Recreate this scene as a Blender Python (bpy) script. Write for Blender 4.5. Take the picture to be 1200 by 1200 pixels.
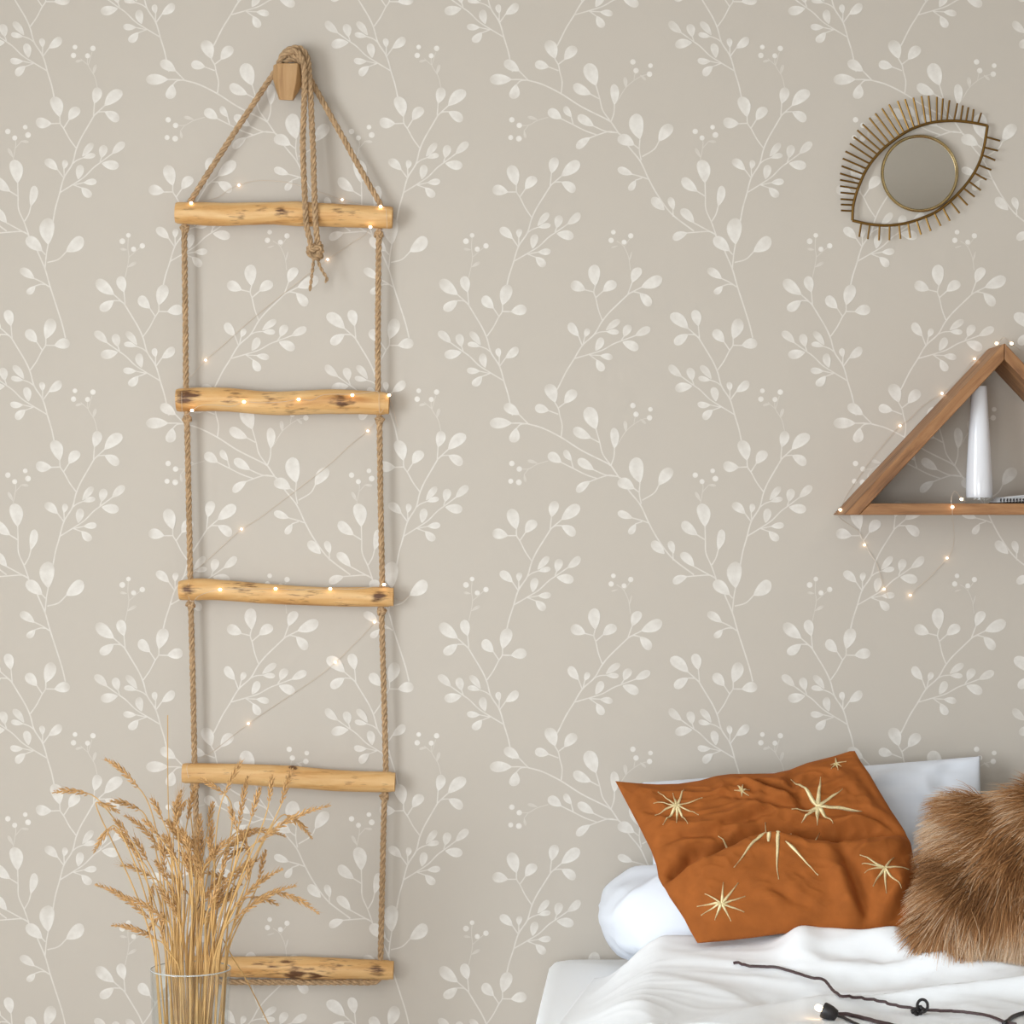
import bpy, math, random
import numpy as np
from mathutils import Vector, noise, Matrix
random.seed(7)
scene = bpy.context.scene
for o in list(bpy.data.objects): bpy.data.objects.remove(o)

# ------------------------------------------------------------------ camera, world, light, exposure
D = 4.9            # camera distance from the papered wall (metres)
S = 0.00175        # metres per photo pixel on the wall
CZ = 1.41          # camera height
cam_d = bpy.data.cameras.new('camera')
cam_d.sensor_width = 36.0
cam_d.lens = 36.0 * D / (1200 * S)
cam = bpy.data.objects.new('camera', cam_d)
cam.location = (0, -D, CZ)
cam.rotation_euler = (math.radians(90), 0, 0)
scene.collection.objects.link(cam)
scene.camera = cam

world = bpy.data.worlds.new('world'); scene.world = world
world.use_nodes = True
bg = world.node_tree.nodes['Background']
bg.inputs[0].default_value = (0.80, 0.88, 1.0, 1)
bg.inputs[1].default_value = 0.6

def area(name, loc, rot, sx, sy, power, col):
    l = bpy.data.lights.new(name, 'AREA'); l.shape = 'RECTANGLE'
    l.size = sx; l.size_y = sy; l.energy = power; l.color = col
    o = bpy.data.objects.new(name, l); o.location = loc; o.rotation_euler = rot
    scene.collection.objects.link(o); return o
# daylight through the two windows of the left wall and the one behind the camera
R = math.radians
area('daylight_side', (-2.74, -3.6, 1.35), (0, R(-90), 0), 2.0, 2.5, 142, (0.87, 0.945, 1.0))
area('daylight_rear', (-0.9, -6.34, 1.05), (R(90), 0, 0), 2.3, 1.5, 80, (0.87, 0.945, 1.0))
scene.view_settings.view_transform = 'Standard'
scene.view_settings.look = 'None'
scene.view_settings.gamma = 1
scene.view_settings.use_curve_mapping = False
scene.view_settings.exposure = 0.52

# ------------------------------------------------------------------ helpers
def P(px, py, d):
    """world point that stands d metres in front of the papered wall"""
    k = S * (D - d) / D
    return Vector(((px - 600) * k, -d, CZ - (py - 600) * k))
def proj(p):
    k = S * (D + p[1]) / D
    return (p[0] / k + 600, 600 - (p[2] - CZ) / k)

C = scene.collection
ORG = {}
def empty(name, loc, label, cat, group=None):
    o = bpy.data.objects.new(name, None); C.objects.link(o); o.location = loc
    o.empty_display_size = 0.05
    ORG[o.name] = Vector(loc)
    tag(o, label, cat, group); return o
def tag(o, label=None, cat=None, group=None, kind=None):
    if label: o['label'] = label
    if cat: o['category'] = cat
    if group: o['group'] = group
    if kind: o['kind'] = kind
    return o
def mesh_obj(name, V, F, mat, parent=None, smooth=True, attr=None, sharp=50):
    V = [Vector(v) for v in V]
    if parent is not None: org = ORG[parent.name]
    else:
        xs = [v.x for v in V]; ys = [v.y for v in V]; zs = [v.z for v in V]
        org = Vector(((min(xs)+max(xs))/2, (min(ys)+max(ys))/2, min(zs)))
    me = bpy.data.meshes.new(name)
    me.from_pydata([tuple(v - org) for v in V], [], F)
    if smooth:
        me.polygons.foreach_set('use_smooth', [True]*len(me.polygons))
    if attr:
        for an, vals in attr.items():
            a = me.attributes.new(an, 'FLOAT', 'POINT'); a.data.foreach_set('value', vals)
    if smooth and sharp: me.set_sharp_from_angle(angle=math.radians(sharp))
    me.materials.append(mat); me.update()
    o = bpy.data.objects.new(name, me); C.objects.link(o)
    if parent is not None: o.parent = parent
    else: o.location = org
    ORG[o.name] = org
    return o
def struct(name, V, F, mat, parent=None, **k):
    o = mesh_obj(name, V, F, mat, parent, **k)
    o['kind'] = 'structure'; return o
class MB:
    def __init__(s): s.V = []; s.F = []; s.A = []
    def add(s, V, F, a=None):
        n = len(s.V); s.V += [Vector(v) for v in V]
        s.F += [tuple(i+n for i in f) for f in F]
        s.A += (a if a is not None else [0.0]*len(V))
    def box(s, x0, x1, y0, y1, z0, z1):
        s.add([(x0,y0,z0),(x1,y0,z0),(x1,y1,z0),(x0,y1,z0),(x0,y0,z1),(x1,y0,z1),(x1,y1,z1),(x0,y1,z1)],
              [(0,3,2,1),(4,5,6,7),(0,1,5,4),(1,2,6,5),(2,3,7,6),(3,0,4,7)])
    def build(s, name, mat, parent=None, smooth=True, an=None):
        return mesh_obj(name, s.V, s.F, mat, parent, smooth, {an: s.A} if an else None)
def bevel(o, w, seg=2):
    m = o.modifiers.new('bevel', 'BEVEL'); m.width = w; m.segments = seg; m.limit_method = 'ANGLE'
def catmull(pts, step):
    pts = [Vector(p) for p in pts]
    ext = [pts[0]*2 - pts[1]] + pts + [pts[-1]*2 - pts[-2]]
    out = []
    for i in range(1, len(ext)-2):
        a, b, c, d = ext[i-1:i+3]
        n = max(1, int(math.ceil((c-b).length/step)))
        for k in range(n):
            t = k/n
            out.append(0.5*((2*b) + (c-a)*t + (2*a-5*b+4*c-d)*t*t + (3*b-a-3*c+d)*t**3))
    out.append(pts[-1]); return out
def frames(path):
    n = len(path); T = []
    for i in range(n):
        t = path[min(i+1, n-1)] - path[max(i-1, 0)]
        T.append(t.normalized() if t.length > 1e-9 else Vector((0,0,1)))
    up = Vector((0,1,0)) if abs(T[0].y) < 0.9 else Vector((1,0,0))
    N = [(up - T[0]*up.dot(T[0])).normalized()]
    for i in range(1, n):
        v = N[-1] - T[i]*N[-1].dot(T[i])
        N.append(v.normalized() if v.length > 1e-6 else N[-1])
    return T, N, [T[i].cross(N[i]) for i in range(n)]
def tube(path, rad, sides=8, cap=True, mb=None):
    """sweep; rad is a number or a function of (fraction, angle index)"""
    T, N, B = frames(path); n = len(path); V = []; F = []
    for i in range(n):
        for k in range(sides):
            a = 2*math.pi*k/sides
            r = rad(i/(n-1), a) if callable(rad) else rad
            V.append(path[i] + (N[i]*math.cos(a) + B[i]*math.sin(a))*r)
    for i in range(n-1):
        for k in range(sides):
            k2 = (k+1) % sides
            F.append((i*sides+k, i*sides+k2, (i+1)*sides+k2, (i+1)*sides+k))
    if cap:
        F.append(tuple(range(sides))[::-1]); F.append(tuple((n-1)*sides+k for k in range(sides)))
    mb = mb or MB(); mb.add(V, F); return mb
def rope(pts, r, mb=None, step=0.0035, strands=3, pitch=6.5):
    path = catmull(pts, step); T, N, B = frames(path); mb = mb or MB()
    L = 0; ph = [0]
    for i in range(1, len(path)):
        L += (path[i]-path[i-1]).length; ph.append(L/(r*pitch)*2*math.pi)
    for s in range(strands):
        sp = [path[i] + (N[i]*math.cos(ph[i]+s*2*math.pi/strands) + B[i]*math.sin(ph[i]+s*2*math.pi/strands))*r*0.54 for i in range(len(path))]
        tube(sp, r*0.50, 6, True, mb)
    return mb
def lathe(prof, cx, cy, seg=40, mb=None):
    V = []; F = []; n = len(prof)
    for (r, z) in prof:
        for k in range(seg):
            a = 2*math.pi*k/seg; V.append((cx+r*math.cos(a), cy+r*math.sin(a), z))
    for i in range(n-1):
        for k in range(seg):
            k2 = (k+1) % seg
            F.append((i*seg+k, i*seg+k2, (i+1)*seg+k2, (i+1)*seg+k))
    F.append(tuple(range(seg))[::-1]); F.append(tuple((n-1)*seg+k for k in range(seg)))
    mb = mb or MB(); mb.add(V, F); return mb
def sphere(c, r, su=10, sv=7, mb=None, scale=(1,1,1)):
    V = []; F = []
    for i in range(sv+1):
        t = math.pi*i/sv
        for k in range(su):
            a = 2*math.pi*k/su
            V.append((c[0]+r*scale[0]*math.sin(t)*math.cos(a), c[1]+r*scale[1]*math.sin(t)*math.sin(a), c[2]+r*scale[2]*math.cos(t)))
    for i in range(sv):
        for k in range(su):
            k2 = (k+1) % su
            F.append((i*su+k, (i+1)*su+k, (i+1)*su+k2, i*su+k2))
    mb = mb or MB(); mb.add(V, F); return mb

# ------------------------------------------------------------------ materials
def srgb(r, g, b):
    f = lambda c: (c/255/12.92) if c/255 <= 0.04045 else ((c/255+0.055)/1.055)**2.4
    return (f(r), f(g), f(b), 1)
def mat(name):
    m = bpy.data.materials.new(name); m.use_nodes = True
    return m, m.node_tree.nodes, m.node_tree.links, m.node_tree.nodes['Principled BSDF']
def plain(name, col, rough=0.6, metal=0.0, noise_amt=0.0, nscale=20, bump=0.0, bscale=200, spec=0.5, sheen=0.0):
    m, N, L, b = mat(name)
    b.inputs['Base Color'].default_value = col; b.inputs['Roughness'].default_value = rough
    b.inputs['Metallic'].default_value = metal; b.inputs['Specular IOR Level'].default_value = spec
    if sheen:
        b.inputs['Sheen Weight'].default_value = sheen; b.inputs['Sheen Roughness'].default_value = 0.4
        b.inputs['Sheen Tint'].default_value = col
    tc = N.new('ShaderNodeTexCoord')
    if noise_amt:
        n = N.new('ShaderNodeTexNoise'); n.inputs['Scale'].default_value = nscale; n.inputs['Detail'].default_value = 5
        L.new(tc.outputs['Object'], n.inputs['Vector'])
        r = N.new('ShaderNodeValToRGB')
        r.color_ramp.elements[0].position = 0.3; r.color_ramp.elements[1].position = 0.7
        r.color_ramp.elements[0].color = tuple(c*(1-noise_amt) for c in col[:3]) + (1,)
        r.color_ramp.elements[1].color = tuple(min(1, c*(1+noise_amt)) for c in col[:3]) + (1,)
        L.new(n.outputs['Fac'], r.inputs['Fac']); L.new(r.outputs['Color'], b.inputs['Base Color'])
    if bump:
        n2 = N.new('ShaderNodeTexNoise'); n2.inputs['Scale'].default_value = bscale; n2.inputs['Detail'].default_value = 3
        L.new(tc.outputs['Object'], n2.inputs['Vector'])
        bp = N.new('ShaderNodeBump'); bp.inputs['Strength'].default_value = bump; bp.inputs['Distance'].default_value = 0.002
        L.new(n2.outputs['Fac'], bp.inputs['Height']); L.new(bp.outputs['Normal'], b.inputs['Normal'])
    return m
def wood(name, dark, mid, light, stretch=(3, 40, 40), knots=False, rough=0.55, rot=0.0):
    m, N, L, b = mat(name)
    tc = N.new('ShaderNodeTexCoord'); mp = N.new('ShaderNodeMapping'); mp.inputs['Scale'].default_value = stretch
    m0 = N.new('ShaderNodeMapping'); m0.inputs['Rotation'].default_value = (0, rot, 0)
    L.new(tc.outputs['Object'], m0.inputs['Vector']); L.new(m0.outputs[0], mp.inputs['Vector'])
    n = N.new('ShaderNodeTexNoise'); n.inputs['Scale'].default_value = 1.0; n.inputs['Detail'].default_value = 6; n.inputs['Roughness'].default_value = 0.62
    n.inputs['Distortion'].default_value = 0.6
    L.new(mp.outputs[0], n.inputs['Vector'])
    r = N.new('ShaderNodeValToRGB'); e = r.color_ramp.elements
    e[0].position = 0.28; e[0].color = dark; e[1].position = 0.68; e[1].color = light
    k = r.color_ramp.elements.new(0.45); k.color = mid
    L.new(n.outputs['Fac'], r.inputs['Fac'])
    out = r.outputs['Color']
    if knots:
        at = N.new('ShaderNodeAttribute'); at.attribute_name = 'knot'
        n2 = N.new('ShaderNodeTexNoise'); n2.inputs['Scale'].default_value = 1.0; n2.inputs['Detail'].default_value = 5
        mp2 = N.new('ShaderNodeMapping'); mp2.inputs['Scale'].default_value = (38, 190, 190)
        L.new(tc.outputs['Object'], mp2.inputs['Vector']); L.new(mp2.outputs[0], n2.inputs['Vector'])
        mm = N.new('ShaderNodeMath'); mm.operation = 'MULTIPLY_ADD'; mm.use_clamp = True
        sub = N.new('ShaderNodeMath'); sub.operation = 'SUBTRACT'; sub.inputs[1].default_value = 0.62
        L.new(n2.outputs['Fac'], sub.inputs[0])
        mul = N.new('ShaderNodeMath'); mul.operation = 'MULTIPLY'; mul.inputs[1].default_value = 4.2
        L.new(sub.outputs[0], mul.inputs[0])
        L.new(at.outputs['Fac'], mm.inputs[0]); mm.inputs[1].default_value = 1.5; L.new(mul.outputs[0], mm.inputs[2])
        mx = N.new('ShaderNodeMix'); mx.data_type = 'RGBA'
        L.new(mm.outputs[0], mx.inputs['Factor']); L.new(out, mx.inputs['A']); mx.inputs['B'].default_value = srgb(92, 56, 28)
        out = mx.outputs['Result']
    L.new(out, b.inputs['Base Color']); b.inputs['Roughness'].default_value = rough
    bp = N.new('ShaderNodeBump'); bp.inputs['Strength'].default_value = 0.25; bp.inputs['Distance'].default_value = 0.002
    L.new(n.outputs['Fac'], bp.inputs['Height']); L.new(bp.outputs['Normal'], b.inputs['Normal'])
    return m
def emit(name, col, strength):
    m, N, L, b = mat(name)
    b.inputs['Base Color'].default_value = col
    b.inputs['Emission Color'].default_value = col; b.inputs['Emission Strength'].default_value = strength
    return m
PAPER = srgb(190, 181, 170)
def wallpaper():
    m, N, L, b = mat('wallpaper')
    at = N.new('ShaderNodeAttribute'); at.attribute_name = 'ink'
    tc = N.new('ShaderNodeTexCoord')
    n = N.new('ShaderNodeTexNoise'); n.inputs['Scale'].default_value = 90; n.inputs['Detail'].default_value = 3
    L.new(tc.outputs['Object'], n.inputs['Vector'])
    mr = N.new('ShaderNodeMapRange'); mr.inputs['From Min'].default_value = 0.3; mr.inputs['From Max'].default_value = 0.7
    mr.inputs['To Min'].default_value = 0.72; mr.inputs['To Max'].default_value = 1.1
    L.new(n.outputs['Fac'], mr.inputs['Value'])
    mu = N.new('ShaderNodeMath'); mu.operation = 'MULTIPLY'; mu.use_clamp = True
    L.new(at.outputs['Fac'], mu.inputs[0]); L.new(mr.outputs[0], mu.inputs[1])
    mx = N.new('ShaderNodeMix'); mx.data_type = 'RGBA'
    L.new(mu.outputs[0], mx.inputs['Factor'])
    mx.inputs['A'].default_value = PAPER; mx.inputs['B'].default_value = srgb(226, 221, 214)
    L.new(mx.outputs['Result'], b.inputs['Base Color'])
    b.inputs['Roughness'].default_value = 0.85; b.inputs['Specular IOR Level'].default_value = 0.2
    return m
M = {}
M['paper'] = wallpaper()
M['paint'] = plain('wall_paint', srgb(186, 180, 172), 0.9)
M['ceiling'] = plain('ceiling_paint', srgb(222, 220, 216), 0.9)
M['white_paint'] = plain('white_paint', srgb(235, 233, 230), 0.5)
M['floor'] = wood('floor_oak', srgb(168, 150, 130), srgb(192, 176, 158), srgb(208, 194, 178), (2, 25, 25))
M['rung'] = wood('peeled_branch', srgb(176, 122, 64), srgb(206, 158, 98), srgb(222, 184, 130), (5, 45, 45), True)
M['rung_end'] = plain('cut_branch_end', srgb(200, 150, 90), 0.8, noise_amt=0.2, nscale=60)
M['shelf'] = wood('shelf_wood', srgb(92, 58, 32), srgb(142, 98, 60), srgb(172, 126, 84), (6, 50, 50))
for nm_, ro_ in (('shelf_up', 1), ('shelf_down', -1)):
    M[nm_] = wood('shelf_wood_'+nm_[6:], srgb(92, 58, 32), srgb(142, 98, 60), srgb(172, 126, 84), (6, 50, 50), rot=math.radians(47)*ro_)
M['peg'] = wood('peg_wood', srgb(146, 106, 62), srgb(170, 130, 84), srgb(184, 146, 100), (60, 60, 8))
M['rope'] = plain('jute_rope', srgb(176, 146, 112), 0.95, noise_amt=0.28, nscale=130, bump=0.5, bscale=700, spec=0.1)
M['brass'] = plain('aged_brass', srgb(122, 92, 48), 0.42, 1.0)
M['rim'] = plain('pale_brass', srgb(196, 176, 130), 0.2, 1.0)
M['mirror'] = plain('mirror_silver', (0.46, 0.43, 0.385, 1), 0.03, 1.0)
M['backing'] = plain('mirror_backing', srgb(60, 50, 40), 0.7)
M['linen'] = plain('white_linen', srgb(249, 251, 254), 0.85, bump=0.12, bscale=900, spec=0.2)
M['pillowcase'] = plain('white_cotton', srgb(226, 230, 238), 0.85, bump=0.12, bscale=900, spec=0.2)
M['velvet'] = plain('rust_velvet', srgb(152, 86, 38), 0.85, noise_amt=0.12, nscale=35, bump=0.15, bscale=500, spec=0.15, sheen=0.35)
M['thread'] = plain('gold_thread', srgb(226, 208, 160), 0.4, 0.25, noise_amt=0.15, nscale=300)
M['wire'] = plain('copper_wire', srgb(206, 188, 168), 0.5, 0.2)
M['led'] = emit('warm_led', (1.0, 0.70, 0.44, 1), 6)
M['bulb'] = emit('warm_bulb', (1.0, 0.66, 0.36, 1), 9)
M['black'] = plain('black_plastic', srgb(34, 30, 30), 0.45)
M['cable'] = plain('brown_cable', srgb(66, 46, 46), 0.6)
M['straw'] = plain('golden_straw', srgb(204, 163, 102), 0.6, noise_amt=0.22, nscale=25)
M['ear'] = plain('wheat_ear', srgb(190, 148, 96), 0.75, noise_amt=0.30, nscale=120)
M['opal'] = plain('opal_glass', srgb(226, 226, 230), 0.12, spec=0.6)
M['page'] = plain('white_paper', srgb(232, 232, 234), 0.8)
def glassmat(name, col, rough=0.0):
    m, N, L, b = mat(name)
    b.inputs['Base Color'].default_value = col; b.inputs['Roughness'].default_value = rough
    b.inputs['Transmission Weight'].default_value = 1.0; b.inputs['IOR'].default_value = 1.45
    return m
def thinglass():
    m, N, L, b = mat('clear_glass')
    t = N.new('ShaderNodeBsdfTransparent'); t.inputs['Color'].default_value = (.965, .975, .975, 1)
    g = N.new('ShaderNodeBsdfGlossy'); g.inputs['Roughness'].default_value = 0.03
    lw = N.new('ShaderNodeLayerWeight'); lw.inputs['Blend'].default_value = .5
    f = N.new('ShaderNodeMapRange'); f.inputs['From Min'].default_value = .55; f.inputs['To Min'].default_value = .03; f.inputs['To Max'].default_value = .30
    L.new(lw.outputs['Facing'], f.inputs['Value'])
    mx = N.new('ShaderNodeMixShader'); L.new(f.outputs[0], mx.inputs[0])
    L.new(t.outputs[0], mx.inputs[1]); L.new(g.outputs[0], mx.inputs[2])
    L.new(mx.outputs[0], N['Material Output'].inputs['Surface']); return m
M['glass'] = thinglass()
def panemat():
    m, N, L, b = mat('window_glass')
    t = N.new('ShaderNodeBsdfTransparent'); g = N.new('ShaderNodeBsdfGlossy'); g.inputs['Roughness'].default_value = 0.02
    mx = N.new('ShaderNodeMixShader'); mx.inputs[0].default_value = 0.06
    L.new(t.outputs[0], mx.inputs[1]); L.new(g.outputs[0], mx.inputs[2])
    L.new(mx.outputs[0], N['Material Output'].inputs['Surface']); return m
M['pane'] = panemat()
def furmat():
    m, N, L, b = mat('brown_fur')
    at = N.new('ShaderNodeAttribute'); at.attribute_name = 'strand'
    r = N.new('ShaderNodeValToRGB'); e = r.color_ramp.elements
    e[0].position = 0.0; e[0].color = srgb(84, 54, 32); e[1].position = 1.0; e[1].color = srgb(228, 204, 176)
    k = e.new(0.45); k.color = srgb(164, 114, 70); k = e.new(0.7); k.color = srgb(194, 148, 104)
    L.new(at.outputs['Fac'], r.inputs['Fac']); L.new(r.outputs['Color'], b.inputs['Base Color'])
    b.inputs['Roughness'].default_value = 0.6; b.inputs['Specular IOR Level'].default_value = 0.25
    return m
M['fur'] = furmat()
M['hide'] = plain('fur_backing', srgb(120, 82, 52), 0.9)

# ------------------------------------------------------------------ the room
XL, XR, YF, ZC = -2.6, 3.4, -6.2, 2.75
def quadgrid(a, b, c, d): return [a, b, c, d], [(0, 1, 2, 3)]
mb = MB(); mb.box(XL-.1, XR+.1, YF-.1, .1, -.1, -0.02); fl = mb.build('floor', M['floor'], smooth=False); fl['kind'] = 'structure'
bw = 0.18; row = 0; proto = {}
y = 0.0
while y > -2.0:                                    # planks near the papered wall, one by one
    x = XL - (0.7 if row % 2 else 0.0)
    while x < XR:
        x0, x1 = max(x, XL)+.001, min(x+1.4, XR)-.001
        if x1 - x0 > .05:
            q = MB(); q.box(x0, x1, y-bw+.001, y-.001, -.02, 0.0)
            q.build('floor_plank', M['floor'], fl, False)
        x += 1.4
    y -= bw; row += 1
mb = MB(); mb.box(XL, XR, YF, y, -.02, 0.0); mb.build('far_flooring', M['floor'], fl, False)
mb = MB(); mb.box(XL-.1, XR+.1, YF-.1, .1, ZC, ZC+.1); mb.build('ceiling', M['ceiling'], smooth=False)['kind'] = 'structure'
mb = MB(); mb.box(XR, XR+.1, YF-.1, 0, 0, ZC); mb.build('wall_right', M['paint'], smooth=False)['kind'] = 'structure'
def wall_with_hole(name, axis, pos, a0, a1, h0, h1, z0, z1):
    mb = MB()
    def bx(p, q, zz0, zz1):
        if axis == 'x': mb.box(pos-.1, pos, p, q, zz0, zz1)
        else: mb.box(p, q, pos-.1, pos, zz0, zz1)
    bx(a0, h0, 0, ZC); bx(h1, a1, 0, ZC); bx(h0, h1, 0, z0); bx(h0, h1, z1, ZC)
    o = mb.build(name, M['paint'], smooth=False); o['kind'] = 'structure'; return o
wall_with_hole('wall_left', 'x', XL, YF-.1, 0, -4.9, -2.3, .32, 2.38)
wall_with_hole('wall_front', 'y', YF, XL, XR, -2.1, .3, .25, 1.85)
def window(name, axis, pos, h0, h1, z0, z1):
    f = MB()
    def bx(m, p, q, zz0, zz1, t0=-.07, t1=-.02):
        if axis == 'x': m.box(pos+t0, pos+t1, p, q, zz0, zz1)
        else: m.box(p, q, pos+t0, pos+t1, zz0, zz1)
    w = .05; mid = (h0+h1)/2
    bx(f, h0, h0+w, z0, z1); bx(f, h1-w, h1, z0, z1); bx(f, h0+w, h1-w, z0, z0+w); bx(f, h0+w, h1-w, z1-w, z1); bx(f, mid-.03, mid+.03, z0+w, z1-w)
    o = f.build(name, M['white_paint'], smooth=False); o['kind'] = 'structure'
    for (a, b) in ((h0+w, mid-.03), (mid+.03, h1-w)):
        p = MB(); bx(p, a, b, z0+w, z1-w, -.048, -.042); p.build('pane', M['pane'], o, False)
window('window_1', 'x', XL, -4.9, -2.3, .32, 2.38)
window('window_2', 'y', YF, -2.1, .3, .25, 1.85)
mb = MB(); mb.box(XL, XR, -.016, 0, 0, .08); q = mb.build('baseboard_back', M['white_paint'], smooth=False); q['kind'] = 'structure'

# ---- wallpaper: flat print of leafy sprigs, one repeat is 402.7 px
TILE = 402.7
def cv(ox, oy): return lambda x, y: (ox + x*260/1200, oy + y*260/1200)
r5, r6, r7, r8 = cv(480, 440), cv(480, 680), cv(720, 440), cv(720, 660)
leaves, strokes, berries = [], [], []      # in photo pixels on the wall
def lf(f, bx, by, tx, ty, w, ink=1.0): leaves.append((*f(bx, by), *f(tx, ty), w*260/1200, ink))
def st(f, pts, w=1.5, ink=.62): strokes.append(([f(*p) for p in pts], w, ink))
def be(f, lst):
    for (x, y, r) in lst: berries.append((*f(x, y), r*260/1200))
# long arching sprig
st(r5, [(640,262),(720,285),(820,335),(930,405),(1060,470),(1088,488)], 1.7)
lf(r5, 552,258, 433,258, 60); lf(r5, 593,212, 512,160, 55); lf(r5, 577,285, 555,362, 56)
st(r5, [(552,258),(600,258),(640,262)]); st(r5, [(593,212),(640,260)]); st(r5, [(577,288),(600,265),(635,261)])
st(r5, [(785,145),(805,180),(812,215),(825,270),(820,330)]); lf(r5, 788,145, 745,48, 66); lf(r5, 838,150, 900,82, 58); lf(r5, 752,190, 678,172, 50)
st(r5, [(838,150),(805,175)]); st(r5, [(752,190),(805,210)])
lf(r5, 1008,290, 962,172, 78); st(r5, [(1008,290),(1028,360),(1045,425),(1090,488)]); lf(r5, 980,338, 886,288, 56); st(r5, [(980,338),(1025,362)])
lf(r5, 1108,395, 1105,283, 48); st(r5, [(1108,395),(1105,440),(1090,485)])
st(r5, [(1090,488),(1135,555)], 1.7)
st(r7, [(10,385),(22,365),(62,302),(108,262),(150,238),(185,230)], 1.0, .35); lf(r7, 62,302, 56,245, 22, .55); lf(r7, 140,235, 170,262, 14, .5); st(r7, [(105,262),(112,225)], .9, .35)
be(r7, [(100,163,15),(117,210,15),(195,183,13),(190,229,15)])
lf(r5, 820,470, 750,424, 54); st(r5, [(820,470),(880,500),(950,535),(1015,558)]); lf(r5, 876,460, 838,404, 36); st(r5, [(873,455),(885,500)])
lf(r5, 995,510, 910,454, 50); st(r5, [(995,510),(1060,538),(1120,545)]); lf(r5, 975,572, 903,630, 44); st(r5, [(972,575),(1010,560),(1075,540),(1125,546)])
st(r5, [(750,462),(690,480),(645,505),(605,506)], 1.0, .35); lf(r5, 690,475, 638,460, 18, .5); lf(r5, 620,535, 628,577, 14, .5); st(r5, [(645,503),(620,535)], .9, .35)
be(r5, [(553,476,15),(593,506,15),(547,572,14),(591,578,16)])
st(r7, [(28,550),(80,625),(140,700),(185,795),(235,885),(310,985),(430,1078)], 1.7)
lf(r7, 107,612, 18,572, 62); st(r7, [(105,610),(133,632)]); lf(r7, 138,580, 115,443, 80); st(r7, [(138,580),(135,640),(145,695)])
lf(r7, 240,592, 310,503, 64); st(r7, [(242,590),(215,635),(150,675)])
lf(r7, 97,771, 18,740, 42); st(r7, [(95,770),(150,785),(185,798)]); lf(r7, 115,804, 80,858, 36); st(r7, [(113,803),(150,790)])
lf(r7, 270,964, 203,898, 52); lf(r7, 320,962, 299,895, 38); st(r7, [(316,955),(318,1000)]); lf(r7, 430,1033, 360,960, 50); st(r7, [(428,1032),(520,1082),(545,1095)])
lf(r7, 393,1087, 316,1121, 46); st(r7, [(390,1088),(450,1083),(515,1080),(545,1095)])
lf(r7, 490,817, 468,693, 72); st(r7, [(490,815),(492,890),(495,960),(525,1030),(550,1100)]); lf(r7, 448,863, 366,793, 56); st(r7, [(447,862),(492,890)])
lf(r7, 561,943, 582,833, 46); st(r7, [(562,940),(550,985),(527,1025)])
st(r7, [(465,690),(475,640),(480,600),(474,578)], 1.0, .35); lf(r7, 464,678, 438,630, 18, .5); lf(r7, 508,592, 550,596, 14, .5); st(r7, [(475,632),(510,592)], .9, .35)
be(r7, [(437,539,15),(474,574,14),(531,516,13),(546,558,16)])
lf(r8, 622,170, 538,98, 64); st(r8, [(545,80),(600,175)], 1.7); st(r8, [(620,168),(640,190)]); lf(r8, 655,134, 655,-8, 82); st(r8, [(655,132),(645,190),(638,265)])
lf(r8, 753,174, 842,98, 70); st(r8, [(755,172),(710,215),(650,232)]); lf(r8, 580,320, 503,268, 46); st(r8, [(578,318),(620,338),(662,365)])
lf(r8, 585,360, 540,401, 36); st(r8, [(583,360),(615,350),(640,352)])
st(r8, [(597,172),(638,268),(665,362),(700,470),(730,565),(748,640)], 1.7)
# upright sprig, reused turned and mirrored
def sprig(f, twig=True):
    st(f, [(905,450),(870,510),(830,580),(805,640),(785,715),(740,790),(715,880),(695,950),(680,1030),(674,1058)], 1.7)
    lf(f, 905,387, 925,301, 54); st(f, [(905,385),(900,455)]); lf(f, 960,400, 1053,320, 64); st(f, [(962,398),(905,450)])
    lf(f, 962,432, 1036,482, 52); st(f, [(962,432),(925,435),(905,452)])
    if twig:
        st(f, [(920,300),(905,240),(870,180),(868,135)], 1.0, .35); lf(f, 898,230, 913,178, 18, .5); lf(f, 840,155, 803,163, 14, .5)
        st(f, [(870,180),(830,145)], .9, .35); st(f, [(872,180),(892,110)], .9, .35)
        be(f, [(800,83,13),(792,128,15),(897,90,15),(868,130,14)])
    lf(f, 718,460, 682,352, 66); st(f, [(718,455),(720,495),(740,525),(770,580),(805,628)]); lf(f, 672,497, 588,484, 58); st(f, [(670,497),(718,495)])
    lf(f, 767,477, 822,412, 56); st(f, [(768,475),(738,522)])
    lf(f, 840,674, 897,602, 38, .85); lf(f, 846,682, 910,667, 30); st(f, [(848,680),(810,695),(785,715)], 1.4); lf(f, 706,747, 638,693, 48); st(f, [(705,745),(740,792)])
    lf(f, 740,742, 746,693, 32); st(f, [(740,740),(742,790)])
    st(f, [(718,870),(790,825),(850,785),(900,735),(940,705),(1003,658)]); lf(f, 1001,660, 1067,598, 44, .8); lf(f, 943,682, 959,613, 46, .85); st(f, [(943,680),(935,705)])
    lf(f, 945,712, 1037,726, 52); lf(f, 817,797, 831,720, 44, .9); lf(f, 848,816, 917,809, 36); st(f, [(850,815),(795,828)], 1.3)
    lf(f, 836,843, 887,892, 44); st(f, [(838,845),(790,828)], 1.3)
def placed(nx, ny, rot=0, mir=False):
    c, s = math.cos(math.radians(rot)), math.sin(math.radians(rot))
    def f(x, y):
        dx, dy = (x-905)*260/1200, (y-452)*260/1200
        if mir: dx = -dx
        return (nx + dx*c - dy*s, ny + dx*s + dy*c)
    return f
sprig(placed(916.1, 537.9))
sprig(placed(645.8, 619.8, 2), False)
sprig(placed(737.0, 747.0, 16), False)
sprig(placed(548.3, 759.1, -1, True), False)
sprig(placed(818.6, 798.7, -1, True), False)
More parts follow.
